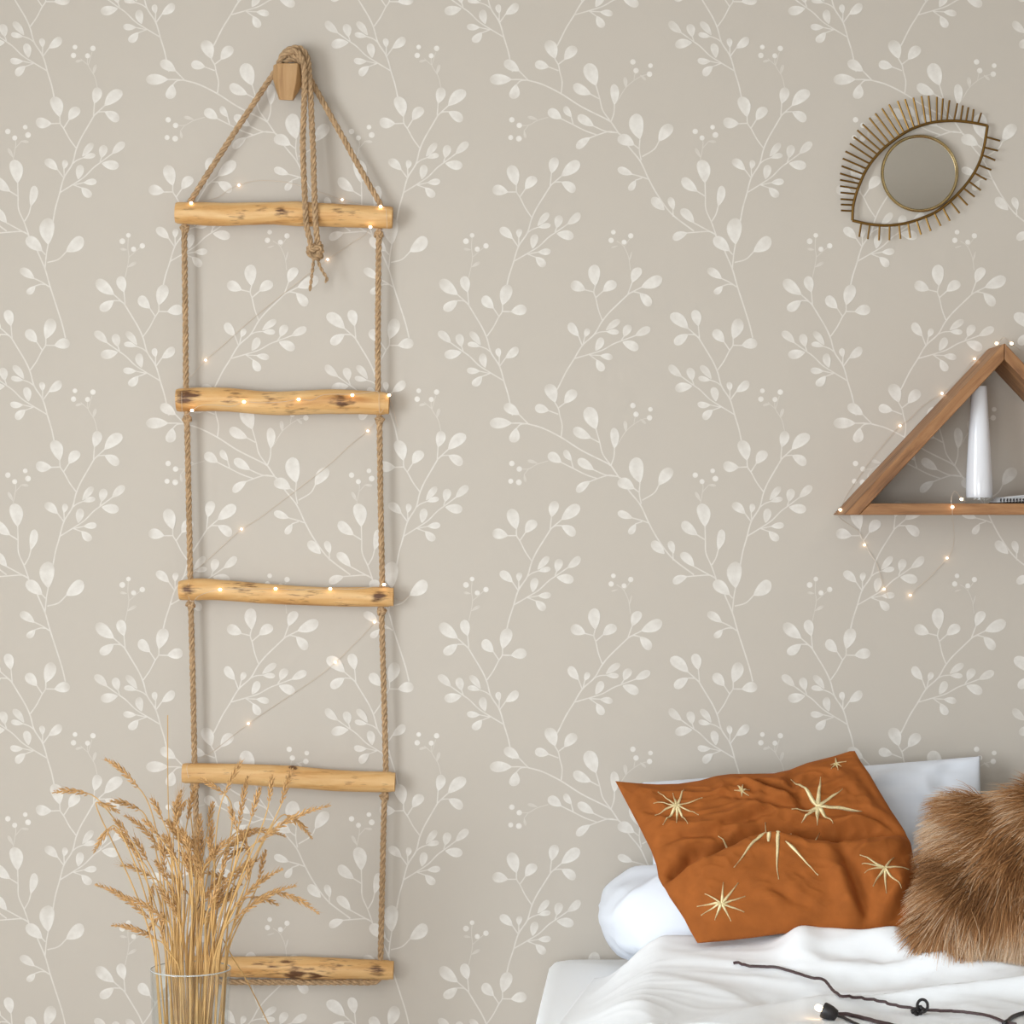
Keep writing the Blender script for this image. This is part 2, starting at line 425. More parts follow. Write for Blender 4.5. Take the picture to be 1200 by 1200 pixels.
st(r6, [(320,222),(340,120),(335,60),(338,0)], 1.0, .35); lf(r6, 335,165, 382,138, 18, .5); lf(r6, 330,72, 292,66, 14, .5); st(r6, [(342,110),(405,55)], .9, .35)
be(r6, [(305,25,16),(338,-7,13),(413,50,15),(366,68,14)])
g = lambda x, y: (480 + x*.4333, 420 + y*.4333)
st(g, [(597,690),(592,655),(578,625),(560,612)], 1.0, .35); lf(g, 594,668, 601,640, 9, .5); lf(g, 562,625, 545,630, 7, .5); st(g, [(580,628),(596,605)], .9, .35)
berries += [(*g(545,610), 3.2), (*g(551,588), 2.8), (*g(580,615), 3.0), (*g(598,598), 3.2)]
# a repeat as local mesh data (pixels), then stepped over the wall
tv, tf, ti = [], [], []
def dec(V, F, A):
    n = len(tv); tv.extend(V); tf.extend([tuple(i+n for i in f) for f in F]); ti.extend(A)
rl = random.Random(3)
lay = 0
for (bx, by, tx, ty, w, ink) in leaves:
    L_ = math.hypot(tx-bx, ty-by); ux, uy = (tx-bx)/L_, (ty-by)/L_; vx, vy = -uy, ux
    n = 10; V = []; A = []; fade = rl.uniform(.25, .85); skew = rl.uniform(-.10, .10)
    z = .0006 + .000002*lay; lay += 1
    for i in range(n+1):
        t = i/n; t = 1-(1-t)**1.25
        r = (t**.82)*((1-t)**.50)/((.6212**.82)*(.3788**.50))*w/2 if 0 < t < 1 else 0
        if i == 0: r = .5
        if i == n: r = w*.06
        cxx = bx+ux*L_*t + vx*skew*w*math.sin(math.pi*t); cyy = by+uy*L_*t + vy*skew*w*math.sin(math.pi*t)
        for j in (-1, -.8, -.25, .4, .85, 1):
            V.append((cxx+vx*r*j, cyy+vy*r*j, z))
            base = {-1:.70, -.8:.86, -.25:.72, .4:.80, .85:.95, 1:.72}[j]
            k = max(0, (t-.55)/.45)
            A.append(ink*(base*(1-k) + base*fade*k))
    F = [(i*6+j, i*6+j+1, i*6+7+j, i*6+6+j) for i in range(n) for j in range(5)]
    dec(V, F, A)
for si_, (pts, w, ink) in enumerate(strokes):
    zs = .00015 + .000002*si_
    path = catmull([(p[0], p[1], 0) for p in pts], 3.0); V = []
    for i, p in enumerate(path):
        t = (path[min(i+1, len(path)-1)] - path[max(0, i-1)]); t.normalize()
        nx, ny = -t.y, t.x
        V += [(p.x+nx*w/2, p.y+ny*w/2, zs), (p.x-nx*w/2, p.y-ny*w/2, zs)]
    dec(V, [(2*i, 2*i+1, 2*i+3, 2*i+2) for i in range(len(path)-1)], [ink]*len(V))
for (x, y, r) in berries:
    V = [(x, y, .0006)] + [(x+r*math.cos(a*math.pi/6), y+r*math.sin(a*math.pi/6), .0006) for a in range(12)]
    dec(V, [(0, 1+a, 1+(a+1) % 12) for a in range(12)], [.95]+[.82]*12)
tv = np.array(tv)
WV = [(XL, 0, 0), (XR, 0, 0), (XR, 0, ZC), (XL, 0, ZC), (XL, .1, 0), (XR, .1, 0), (XR, .1, ZC), (XL, .1, ZC)]
WF = [(0,1,2,3), (7,6,5,4), (0,4,5,1), (1,5,6,2), (2,6,7,3), (3,7,4,0)]
WA = [0.0]*8
ti = np.array(ti)
for ix in range(-7, 8):
    for iy in range(-4, 5):
        x = (tv[:, 0] + ix*TILE - 600)*S; z = CZ - (tv[:, 1] + iy*TILE - 600)*S
        ok = (x > XL+.01) & (x < XR-.01) & (z > .085) & (z < ZC-.01)
        if not ok.any(): continue
        n = len(WV); idx = np.cumsum(ok)-1 + n
        WV += [(a, -b, c) for a, b, c in zip(x[ok], tv[ok, 2], z[ok])]
        WA += list(ti[ok])
        okl = ok.tolist()
        WF += [tuple(int(idx[i]) for i in f) for f in tf if all(okl[i] for i in f)]
struct('wall_back', WV, WF, M['paper'], smooth=False, attr={'ink': WA})

# ------------------------------------------------------------------ wall peg
hex_b = [(320.5,76),(319.5,92),(327,117),(344,118),(354.5,99),(353.5,76)]
hex_f = [(325,74),(325.5,92),(328,117),(343,117.5),(347,95),(349,74)]
hex_n = [(329,80),(328,90),(332,104),(341,104),(346,94),(346,80)]
rings = [(hex_n, .0), (hex_n, .028), (hex_b, .042), (hex_b, .050), (hex_f, .074)]
V = [P(x, y, d) for (h, d) in rings for (x, y) in h]
F = [(i*6+k, i*6+(k+1) % 6, (i+1)*6+(k+1) % 6, (i+1)*6+k) for i in range(4) for k in range(6)] + [tuple(range(5, -1, -1)), tuple(24+k for k in range(6))]
peg = mesh_obj('wall_peg', V, F, M['peg'], smooth=False); bevel(peg, .0015)
tag(peg, 'faceted wooden wall peg that the rope ladder hangs from', 'peg')

# ------------------------------------------------------------------ rope ladder
DR = .032
lad = empty('rope_ladder', P(335, 1150, DR), 'rope ladder of five peeled branch rungs hanging on the papered wall', 'ladder')
def rung(pts, th, knots, seed):
    path = catmull([P(x, y, DR) for x, y in pts], .006)
    T, N, B = frames(path); n = len(path); sides = 28; V = []; A = []
    rr = random.Random(seed); off = Vector((seed*3.7, seed*1.3, 0))
    for i in range(n):
        t = i/(n-1); base = np.interp(t, *zip(*th))*S*.5
        edge = min(t, 1-t)*(n-1)
        if edge < 1: base *= .93
        for k in range(sides):
            a = 2*math.pi*k/sides
            dv = Vector((0, -1, 0))*math.cos(a) + Vector((0, 0, 1))*math.sin(a)   # round section facing the room
            dv = (dv - T[i]*dv.dot(T[i])).normalized()
            px_ = path[i] + off
            r = base*(1 + .05*noise.noise(Vector((px_.x*9, math.cos(a)*.7+seed, math.sin(a)*.7)))+ .02*noise.noise(Vector((px_.x*60, math.cos(a)*2, math.sin(a)*2+seed))))
            kn = 0
            for (kt, ka, ks, kd) in knots:
                dx = (t-kt)*.45/ks; da = math.atan2(math.sin(a-ka), math.cos(a-ka))*base/ks*1.4
                q = math.exp(-(dx*dx+da*da))
                kn = max(kn, q*kd); r += .0022*q*(kd if kd < 1 else 1)
            V.append(path[i] + dv*r*min(1, .03/ max(r, 1e-6))); A.append(kn)
    F = [(i*sides+k, i*sides+(k+1) % sides, (i+1)*sides+(k+1) % sides, (i+1)*sides+k) for i in range(n-1) for k in range(sides)]
    F += [tuple(range(sides))[::-1], tuple((n-1)*sides+k for k in range(sides))]
    o = mesh_obj('rung', V, F, M['rung'], lad, True, {'knot': A})
    o.data.materials.append(M['rung_end'])
    for f in o.data.polygons[-2:]: f.material_index = 1; f.use_smooth = False
    return o
rung([(206,249.5),(260,251),(330,250),(400,253),(460,255)], [(0,25),(.15,27),(.45,26),(.55,29),(.7,27),(1,26)], [(.49,.0,.014,1.1),(.40,.1,.011,.7),(.3,-.3,.02,.45),(.07,.3,.02,.3),(.62,-.9,.03,.4),(.75,.5,.04,.35)], 1)
rung([(207,469),(260,468),(320,473),(390,470.5),(456,473)], [(0,27),(.1,28),(.4,27),(.75,29),(1,26)], [(.06,.25,.024,1.15),(.28,.2,.018,.7),(.78,-.1,.016,1.2),(.74,.2,.014,.6),(.45,.6,.03,.5),(.55,-.7,.03,.45)], 2)
rung([(210,692),(245,690.5),(310,695.5),(380,699),(461,699.5)], [(0,23),(.1,26),(.3,23),(.6,22),(1,23)], [(.05,.0,.018,1.05),(.93,.1,.018,1.15),(.36,-.9,.010,.9),(.55,-.8,.012,.7),(.78,-.9,.012,.9),(.3,.8,.03,.7),(.6,.3,.03,.45)], 3)
rung([(214,906),(280,907),(340,910.5),(400,915),(463,916.5)], [(0,23),(.2,23),(.5,26),(.7,25),(1,24)], [(.52,1.2,.010,1.2),(.52,.5,.013,.55),(.8,.2,.02,.3)], 4)
rung([(222,1132),(270,1133),(350,1134),(400,1135.5),(461,1137)], [(0,24),(.3,24),(.55,26),(.8,23),(1,23)], [(.52,-.6,.026,1.25),(.48,.6,.02,.7),(.28,-.7,.02,.7),(.92,.2,.016,1.0),(.62,-.9,.03,1.0),(.7,.6,.03,.5),(.4,.2,.03,.55)], 5)
RR = .0062
def Pd(l, d=DR): return [P(p[0], p[1], p[2] if len(p) > 2 else d) for p in l]
lr = Pd([(338,70,.036),(331,75,.036),(321,86),(300,117),(260,178),(222,238),(217,252),(216,275),(217,360),(218,455),(219,490),(221,580),(223,680),(223.5,706),(226,800),(228,895),(229,930),(231,1030),(233,1120),(234,1144),(240,1150),(300,1151),(400,1151),(436,1151),(444,1147),(445,1140)])
rope(lr, RR).build('side_rope', M['rope'], lad)
rr_ = Pd([(342,68,.036),(353,74,.036),(360,86),(372,108),(400,158),(430,212),(446,241),(445,256),(444,275),(443,360),(443,458),(444.5,490),(446,590),(448,688),(447,714),(449.5,800),(452,903),(450.5,932),(448,1030),(446,1122),(445.5,1138)])
rope(rr_, RR).build('side_rope', M['rope'], lad)
h1 = Pd([(326,79,.040),(329,69,.052),(337,62,.054),(347,60,.056),(354,70,.060),(357,92,.060),(356,130,.056),(355,175,.056),(357,225,.062),(359,262,.060),(364,284,.052)])
rope(h1, .0063).build('hanging_rope', M['rope'], lad)
h2 = Pd([(333,62,.034),(341,57,.038),(352,57,.042),(360,68,.048),(363,95,.052),(365,135,.050),(367,180,.052),(368.5,230,.061),(370,262,.059),(372,284,.050)])
rope(h2, .0063).build('hanging_rope', M['rope'], lad)
# wraps of the rope over the neck of the peg
for q in ([(330,72,.046),(335,66,.046),(343,68,.046),(352,77,.044)], [(327,78,.034),(331,64,.030),(341,58,.030),(352,64,.030),(357,80,.032)], [(333,73,.050),(340,70,.053),(348,70,.052),(353,76,.048)], [(336,60,.044),(344,64,.048),(351,71,.052),(354,84,.050)]):
    rope(Pd(q), .0056).build('peg_wrap', M['rope'], lad)
def knot_mb(c, rad, rr, tilt=0.0, stretch=1.0):
    pts = []
    for i in range(37):
        t = 2*math.pi*i/36
        x = (math.sin(t)+2*math.sin(2*t))/3; y = (math.cos(t)-2*math.cos(2*t))/3; z = -math.sin(3*t)*.45
        x, y = x*math.cos(tilt)-y*math.sin(tilt), x*math.sin(tilt)+y*math.cos(tilt)
        pts.append(Vector((c.x+x*rad, c.y+z*rad, c.z+y*rad*stretch)))
    return rope(pts, rr, step=.003)
mbk = knot_mb(P(370, 294, .050), .0145, .0062, .5, 1.15); rope(Pd([(364,284,.052),(366,292,.062),(374,290,.064),(377,296,.056)]), .006, mbk); rope(Pd([(362,297,.056),(368,301,.062),(376,298,.060)]), .006, mbk); mbk.build('hanging_knot', M['rope'], lad)
rope(Pd([(368,300,.052),(367,309,.050),(366,318,.048),(364.5,330,.046),(363,341,.044)]), .0036, strands=2).build('rope_tail', M['rope'], lad)
rope(Pd([(371,300,.052),(374,310,.050),(378,318,.048),(383,326,.048),(381,331,.047)]), .0036, strands=2).build('rope_tail', M['rope'], lad)
for i, (x, y) in enumerate([(216.5,268),(444,275),(219,491),(445,493),(223.5,708),(447,716),(228,922),(450.5,933)]):
    c = P(x, y, DR); m_ = knot_mb(c, .0066, .0050, i*.7, 1.0)
    m_.build('rope_knot', M['rope'], lad)

# ------------------------------------------------------------------ eye shaped mirror
eyo = (970, 100, .175)
def E(x, y, d): return P(eyo[0]+x*eyo[2], eyo[1]+y*eyo[2], d)
eye = empty('eye_mirror', E(165, 905, .012), 'round mirror in a brass wire eye with radiating lashes', 'mirror')
up = [(165,905),(172,800),(205,685),(260,563),(335,462),(420,385),(540,303),(660,258),(760,241),(860,238),(970,250),(1070,270)]
lo = [(1070,270),(1045,420),(1010,530),(945,640),(850,748),(740,838),(640,886),(520,924),(400,938),(280,930),(165,905)]
WR = .0030
tube(catmull([E(x, y, .014) for x, y in up], .006), WR, 8).build('upper_lid', M['brass'], eye)
tube(catmull([E(x, y, .014) for x, y in lo], .006), WR, 8).build('lower_lid', M['brass'], eye)
ut = [(88,838),(88,798),(85,762),(85,718),(82,674),(82,633),(82,590),(92,540),(100,490),(118,442),(148,390),(172,345),(197,300),(233,260),(278,218),(318,188),(363,155),(410,128),(468,105),(517,93),(573,83),(628,72),(675,70),(731,78),(772,88),(815,100),(868,120),(905,135),(942,148),(977,160),(1028,185)]
ub = [(165,842),(168,802),(175,768),(185,728),(195,692),(210,658),(220,632),(243,597),(262,560),(282,525),(310,498),(335,465),(358,440),(385,410),(412,385),(445,358),(480,337),(512,318),(545,302),(580,288),(615,275),(658,262),(692,254),(730,247),(760,241),(797,240),(845,238),(888,240),(925,244),(967,249),(1005,255)]
lt = [(210,1015),(268,1030),(343,1038),(413,1038),(487,1028),(553,1022),(625,1000),(690,975),(757,942),(818,908),(883,857),(937,803),(984,747),(1025,703),(1063,633),(1095,567),(1122,502),(1140,438),(1155,372)]
lb = [(225,920),(282,930),(347,936),(414,937),(477,930),(538,920),(595,904),(655,881),(712,853),(770,818),(820,778),(868,731),(908,688),(943,642),(978,585),(1008,533),(1032,465),(1046,415),(1058,345)]
for T_, B_ in ((ut, ub), (lt, lb)):
    for (a, b) in zip(T_, B_):
        tube([E(*b, .014), E((a[0]+b[0])/2, (a[1]+b[1])/2, .014), E(*a, .014)], .0021, 6).build('lash', M['brass'], eye)
mc = E(615, 590, .014); mr_ = 250*.175*S*(D-.014)/D
def ring(c, r0, rt, seg=64, d=0):
    pts = [Vector((c.x+r0*math.cos(2*math.pi*i/seg), c.y, c.z+r0*math.sin(2*math.pi*i/seg))) for i in range(seg)]
    V = []; F = []; ss = 8
    for i in range(seg):
        a = 2*math.pi*i/seg; rd = Vector((math.cos(a), 0, math.sin(a)))
        for k in range(ss):
            b = 2*math.pi*k/ss; V.append(pts[i] + rd*rt*math.cos(b) + Vector((0, 1.7, 0))*rt*math.sin(b))
    for i in range(seg):
        for k in range(ss):
            F.append((i*ss+k, i*ss+(k+1) % ss, ((i+1) % seg)*ss+(k+1) % ss, ((i+1) % seg)*ss+k))
    m_ = MB(); m_.add(V, F); return m_
ring(mc, mr_, .0034).build('mirror_rim', M['rim'], eye)
def disc(c, r, y0, y1, seg=64):
    V = [(c.x+r*math.cos(2*math.pi*i/seg), yy, c.z+r*math.sin(2*math.pi*i/seg)) for yy in (y0, y1) for i in range(seg)]
    F = [tuple(range(seg)), tuple(range(2*seg-1, seg-1, -1))] + [(i, i+seg, (i+1) % seg+seg, (i+1) % seg) for i in range(seg)]
    m_ = MB(); m_.add(V, F); return m_
disc(mc, mr_-.001, -.0145, -.011).build('mirror_glass', M['mirror'], eye, False)
disc(mc, mr_-.001, -.0109, -.004).build('mirror_back', M['backing'], eye, False)

# ------------------------------------------------------------------ triangular shelf
SD = .16
def fr(x, y): v = P(x, y, SD); return (v.x, v.z)
A_ = fr(1177.3, 402); Lc = fr(988.7, 603.5); Rc = fr(1366, 603.5)
th = .0225
tri = empty('triangle_shelf', Vector((A_[0], -SD/2, Lc[1])), 'triangular brown wooden shelf fixed to the papered wall', 'shelf')
def board(name, poly, y0, y1, mk='shelf'):
    n = len(poly)
    V = [(x, -y1, z) for x, z in poly] + [(x, -y0, z) for x, z in poly]
    F = [tuple(range(n)), tuple(range(2*n-1, n-1, -1))] + [(i, i+n, (i+1) % n+n, (i+1) % n) for i in range(n)]
    # slice for a little unevenness along the length
    o = mesh_obj(name, V, F, M[mk], tri, False); bevel(o, .0018); return o
sl = (A_[1]-Lc[1])/(A_[0]-Lc[0]); ang = math.atan(sl); tv_ = th/math.cos(ang); thh = th/math.sin(ang)
board('side_board', [Lc, (Lc[0]+thh, Lc[1]), (A_[0]-.0004, A_[1]-tv_), (A_[0]-.0004, A_[1])], .001, SD, 'shelf_up')
board('side_board', [(A_[0]+.0004, A_[1]-tv_), (Rc[0]-thh, Rc[1]), Rc, (A_[0]+.0004, A_[1])], .001, SD, 'shelf_down')
zb = fr(1000, 590)[1]; hb = zb-Lc[1]
board('base_board', [(Lc[0]+thh+.0006, Lc[1]), (Rc[0]-thh-.0006, Lc[1]), (Rc[0]-thh-hb/sl-.0006, zb), (Lc[0]+thh+hb/sl+.0006, zb)], .001, SD)
for o in tri.children: o.rotation_euler = (0, 0, 0)
# opal vase on the shelf
vc = P(1147.5, 590, .09); kz = S*(D-.09)/D
vb = empty('bottle_vase', Vector((vc.x, -.09, zb)), 'tall tapered white glass vase standing on the triangular shelf', 'vase')
prof = [(.0, .012), (.0265*.96, .012), (.0272*.97, .016), (.0268, .03), (.0262, .05), (.0225, .12), (.0185, .18), (.0160, .222), (.0153, .235), (.0148, .2365), (.0135, .235), (.0135, .21), (.010, .18), (.0, .17)]
prof = [(r, zb+z) for r, z in prof]
lathe([(max(r, .0004), z) for r, z in prof], vc.x, -.09, 40).build('body', M['opal'], vb)
lathe([(.0004, zb+.0003), (.0270, zb+.0003), (.0282, zb+.002), (.0278, zb+.0115), (.0004, zb+.0118)], vc.x, -.09, 40).build('foot', M['glass'], vb)
# spiral notepad
nb = empty('notepad', Vector((P(1195, 590, .1).x, -.1, zb)), 'white spiral notepad lying open on the triangular shelf', 'notepad')
n0 = P(1166, 590, .12).x; n1 = n0+.15
for i in range(5):
    q = MB(); t0 = .0035+.0022*i; lift = .006+.0012*i
    xs = np.linspace(0, 1, 9); V = []
    for u in xs:
        zt = zb + t0 + lift*math.sin(min(1, u*1.6)*math.pi/2)*(.55+.45*u) - .004*u*u
        V += [(n0+.004*i+(n1-n0)*u, -.145+.002*i, zt), (n0+.004*i+(n1-n0)*u, -.05+.002*i, zt)]
    nv = len(V); V += [(a, b, c-.0012) for a, b, c in V]
    F = [(2*k, 2*k+2, 2*k+3, 2*k+1) for k in range(8)] + [(nv+2*k, nv+2*k+1, nv+2*k+3, nv+2*k+2) for k in range(8)]
    F += [(2*k, nv+2*k, nv+2*k+2, 2*k+2) for k in range(8)] + [(2*k+1, 2*k+3, nv+2*k+3, nv+2*k+1) for k in range(8)] + [(0, 1, nv+1, nv), (16, nv+16, nv+17, 17)]
    q.add(V, F); q.build('page', M['page'], nb)
q = MB(); q.box(n0+.002, n1, -.147, -.048, zb+.0004, zb+.0026); ncov = q.build('cover', M['black'], nb, False)
for i in range(22):
    x = n0+.006+i*.0064
    pts = [Vector((x+.0006*math.sin(a), -.147+.0042*math.cos(a), zb+.0052+.0045*math.sin(a))) for a in np.linspace(0, 2*math.pi, 13)]
    tube(pts, .0009, 5).build('coil', M['black'], ncov)

# ------------------------------------------------------------------ bed
MZ = .502
def edge_x(d): return .075 - .055*d/.9          # the sheet flares out a little toward the foot
BX1 = 2.06; BD = .96
bedf = empty('bed_frame', (1.05, -.49, 0), 'low wooden bed frame under the white mattress', 'bed')
q = MB(); q.box(.12, BX1, -BD+.02, -.03, .16, .24); q.build('base', M['shelf'], bedf, False)
for (x, y_) in ((.17, -.08), (2.0, -.08), (.17, -.89), (2.0, -.89)):
    q = MB(); q.box(x-.03, x+.03, y_-.03, y_+.03, .0, .16); q.build('leg', M['shelf'], bedf, False)
V = []; nx, ny = 46, 24
# mattress: closed rounded block following edge_x
def mat_ring(z, inset):
    pts = []; 
    x0b, x0f = edge_x(.022)+inset, edge_x(BD)+inset
    cs = [(x0b, -.022-inset), (BX1-inset, -.022-inset), (BX1-inset, -BD+inset), (x0f, -BD+inset)]
    r = max(.004, .05-inset*.6)
    for i in range(4):
        p0 = Vector(cs[i-1]); p = Vector(cs[i]); p1 = Vector(cs[(i+1) % 4])
        a = p + (p0-p).normalized()*r; b = p + (p1-p).normalized()*r
        for k in range(7):
            t = k/6; pts.append((1-t)**2*a + 2*t*(1-t)*p + t*t*b)
    return [(q_.x, q_.y, z) for q_ in pts]
rg = [(.242, .03), (.25, .012), (.28, .0), (.36, -.0), (.47, .0), (.487, .004), (.497, .013), (MZ, .03)]
V = []; F = []
for (z, i_) in rg: V += mat_ring(z, i_)
n = 28
for i in range(len(rg)-1):
    F += [(i*n+k, i*n+(k+1) % n, (i+1)*n+(k+1) % n, (i+1)*n+k) for k in range(n)]
F = [f[::-1] for f in F]
F += [tuple(range(n)), tuple((len(rg)-1)*n+k for k in range(n-1, -1, -1))]
mt = mesh_obj('mattress', V, F, M['linen']); tag(mt, 'mattress under a smooth white fitted sheet against the wall', 'mattress')

# ---- duvet as a closed quilt with folds
def ridge(p):
    n = noise.noise(p); return 1-math.sqrt(n*n+.004)*2
def duvet_z(x, d):
    xl = edge_x(d)+.10-.03*d
    xl = .19 - .11*min(1, max(0, (d-.1)/.6))
    e = max(0, min(1, (x-xl)/.16)); e = e*e*(3-2*e)
    w = Vector((x, d, 0)); wx = noise.noise(w*2.3)*.16; wy = noise.noise(w*2.1+Vector((5, 2, 1)))*.16
    q = Vector((x+wx, d+wy, 0))
    a = Vector((q.x*2.2+q.y*5.5, -q.x*1.4+q.y*2.0, .3))
    h = .030*(ridge(a*.8)**2) + .009*ridge(Vector((q.x*5-q.y*3.5, q.x*2+q.y*7, 3.1)))**2 + .008*noise.noise(q*6) + .0018*ridge(Vector((q.x*16+q.y*7, q.y*20-q.x*5, 1)))**2
    base = .035 + .045*math.exp(-((d-.42)/.16)**2)
    hump = .030*math.exp(-(((x-.60)/.10)**2+((d-.47)/.06)**2)) + .026*math.exp(-(((x-.53)/.035)**2+((d-.50)/.05)**2)) + .03*math.exp(-(((x-.72)/.05)**2+((d-.50)/.05)**2)) + .02*math.exp(-(((x-.86)/.12)**2+((d-.60)/.08)**2))
    return MZ + .0065 + e*(base + h + hump)
DX0, DX1, DD0, DD1 = .05, 2.02, .28, 1.06
NX, NY = 270, 120
V = []; F = []
for j in range(NY+1):
    d = DD0 + (DD1-DD0)*j/NY
    xl = .19 - .11*min(1, max(0, (d-.1)/.6))
    for i in range(NX+1):
        x = xl + (DX1-xl)*(i/NX)**1.15
        z = duvet_z(x, d)
        yy = d
        ov = d - (BD+.012)
        if ov > 0: z -= min(.2, ov*2.2); 
        V.append(Vector((x, -d - (.02 if ov > 0 else 0)*min(1, ov/.02), z)))
m_ = NX+1
F = [(j*m_+i, (j+1)*m_+i, (j+1)*m_+i+1, j*m_+i+1) for j in range(NY) for i in range(NX)]
dv = mesh_obj('duvet', V, F, M['linen'], sharp=0)
sm = dv.modifiers.new('thick', 'SOLIDIFY'); sm.thickness = .004; sm.offset = -1
tag(dv, 'rumpled white duvet spread over the mattress', 'duvet')

# ---- pillows: two facing quilts between four corners
def pillow(corn, front, back, disp=None, n=60, pinch=.06, power=2.6, flatf=None):
    """corn TL,TR,BR,BL; returns verts, faces, front sampler"""
    TL, TR, BR, BL = [Vector(c) for c in corn]
    nrm = ((TR-TL)+(BR-BL)).cross((BL-TL)+(BR-TR)).normalized()
    if nrm.y > 0: nrm = -nrm
    ce = (TL+TR+BR+BL)/4
    def flat(u, v):
        uu = u; vv = v
        p = TL*(1-u)*(1-v) + TR*u*(1-v) + BR*u*v + BL*(1-u)*v
        eu, ev = (2*u-1), (2*v-1)
        # edges drawn in between the corners
        p += (TL-TR)*.5*pinch*eu*(1-ev*ev)*abs(eu)**2 + (TL-BL)*.5*pinch*ev*(1-eu*eu)*abs(ev)**2
        return p
    if flatf: flat = flatf
    def prof_(u, v):
        eu, ev = abs(2*u-1), abs(2*v-1)
        return max(0, (1-eu**power))**.6 * max(0, (1-ev**power))**.6
    def fs(u, v):
        p = flat(u, v) + nrm*front*prof_(u, v)
        if disp: p = p + disp(u, v, nrm)
        return p
    def bs(u, v):
        return flat(u, v) - nrm*back*prof_(u, v) + (disp(u, v, nrm)*.0 if disp else Vector((0, 0, 0)))
    V = []; F = []
    g_ = lambda i: .5-.5*math.cos(math.pi*i/n) if n else 0
    par = [(.35*(i/n)+.65*g_(i)) for i in range(n+1)]
    for j in range(n+1):
        for i in range(n+1): V.append(fs(par[i], par[j]))
    m = n+1
    F += [(j*m+i, (j+1)*m+i, (j+1)*m+i+1, j*m+i+1) for j in range(n) for i in range(n)]
    off = len(V); bi = {}
    for j in range(n+1):
        for i in range(n+1):
            if i in (0, n) or j in (0, n): bi[(i, j)] = j*m+i
            else: bi[(i, j)] = len(V); V.append(bs(par[i], par[j]))
    F += [(bi[(i, j)], bi[(i+1, j)], bi[(i+1, j+1)], bi[(i, j+1)]) for j in range(n) for i in range(n)]
    return V, F, fs, nrm
def wr(seed, amp, sx, sy, k=1.0):
    def f(u, v, nrm):
        e = min(1, min(u, 1-u, v, 1-v)*9)
        a = amp*(ridge(Vector((u*sx+v*sy*.6+seed, v*sy-u*sx*.3, seed)))**2-.4) + amp*.4*noise.noise(Vector((u*sx*3+seed, v*sy*2.5, 2)))
        return nrm*a*e
    return f
# lower pillow lying flat, its rounded end showing
z0, z1 = MZ+.004, .722
def fat_pillow(name, x0, x1, d0, d1, z0, z1, seed, mat_, label):
    V = []; F = []; nu, nv = 72, 44
    cx, cd, cz = (x0+x1)/2, (d0+d1)/2, (z0+z1)/2
    for j in range(nv+1):
        ph = -math.pi/2 + math.pi*j/nv
        for i in range(nu):
            th_ = 2*math.pi*i/nu
            sg = lambda t, e: math.copysign(abs(t)**e, t)
            ex = sg(math.cos(ph), .5)*sg(math.cos(th_), .8); ey = sg(math.cos(ph), .6)*sg(math.sin(th_), .8); ez = sg(math.sin(ph), .72)
            p = Vector((cx+ex*(x1-x0)/2, -(cd+ey*(d1-d0)/2), cz+ez*(z1-z0)/2))
            nn = Vector((ex, -ey, ez)).normalized()
            q = Vector((p.x*4+p.z*7, p.y*8, p.z*6-p.x*4+seed))
            dd = .022*(ridge(q)**2-.6) + .006*noise.noise(p*11) + .005*(ridge(Vector((p.x*15+p.z*22, p.y*18, p.z*8-p.x*9+seed)))**2-.5)
            p += nn*dd
            p.y = min(p.y, -.006); p.z = max(p.z, MZ+.003)
            V.append(p)
    F = [(j*nu+i, j*nu+(i+1) % nu, (j+1)*nu+(i+1) % nu, (j+1)*nu+i) for j in range(nv) for i in range(nu)]
    F = [f[::-1] for f in F]
    o = mesh_obj(name, V, F, mat_, sharp=0); tag(o, label, 'pillow'); return o
fat_pillow('pillow', .172, .93, .02, .375, MZ+.003, .725, 4, M['pillowcase'], 'plump white pillow lying flat on the mattress beneath the other pillow')
corn = [P(752, 917, .075), P(1149, 886, .07), P(1160, 1030, .17), P(765, 1030, .17)]
V, F, fs_, nn_ = pillow(corn, .05, .035, wr(2.2, .018, 5, 3), pinch=.02)
V = [Vector((v.x, min(v.y, -.008), v.z)) for v in V]
up_ = mesh_obj('pillow', V, F, M['pillowcase'], sharp=0); tag(up_, 'white pillow propped against the papered wall behind the rust cushion', 'pillow')

# ---- rust velvet cushion with embroidered stars
def vcrease(u): return .62 - .36*min(u, .45) + .10*max(0, u-.45)/.55
cd_ = (.215, .20, .44, .475)                       # how far each corner stands from the wall
def pl(pts):
    pts = [(700+x*.35, 860+y*.35) for x, y in pts]
    seg = [0]
    for a, b in zip(pts, pts[1:]): seg.append(seg[-1]+math.hypot(b[0]-a[0], b[1]-a[1]))
    xs = [p[0] for p in pts]; ys = [p[1] for p in pts]; seg = [q/seg[-1] for q in seg]
    return lambda t: (float(np.interp(t, seg, xs)), float(np.interp(t, seg, ys)))
eT = pl([(60,158),(130,166),(200,171),(270,170),(340,160),(400,144),(440,138),(520,138),(590,135),(640,124),(700,100),(790,76),(845,58),(862,57)])
eR = pl([(862,57),(880,90),(915,140),(940,185),(985,260),(1030,325),(1050,370),(1062,440),(1090,480),(1130,520),(1155,572)])
eB = pl([(335,702),(420,694),(520,682),(620,668),(720,668),(830,690),(900,697),(960,682),(1040,640),(1110,608),(1155,572)])
eL = pl([(60,158),(95,225),(140,310),(180,390),(198,440),(205,480),(240,545),(272,592),(290,620),(310,660),(335,702)])
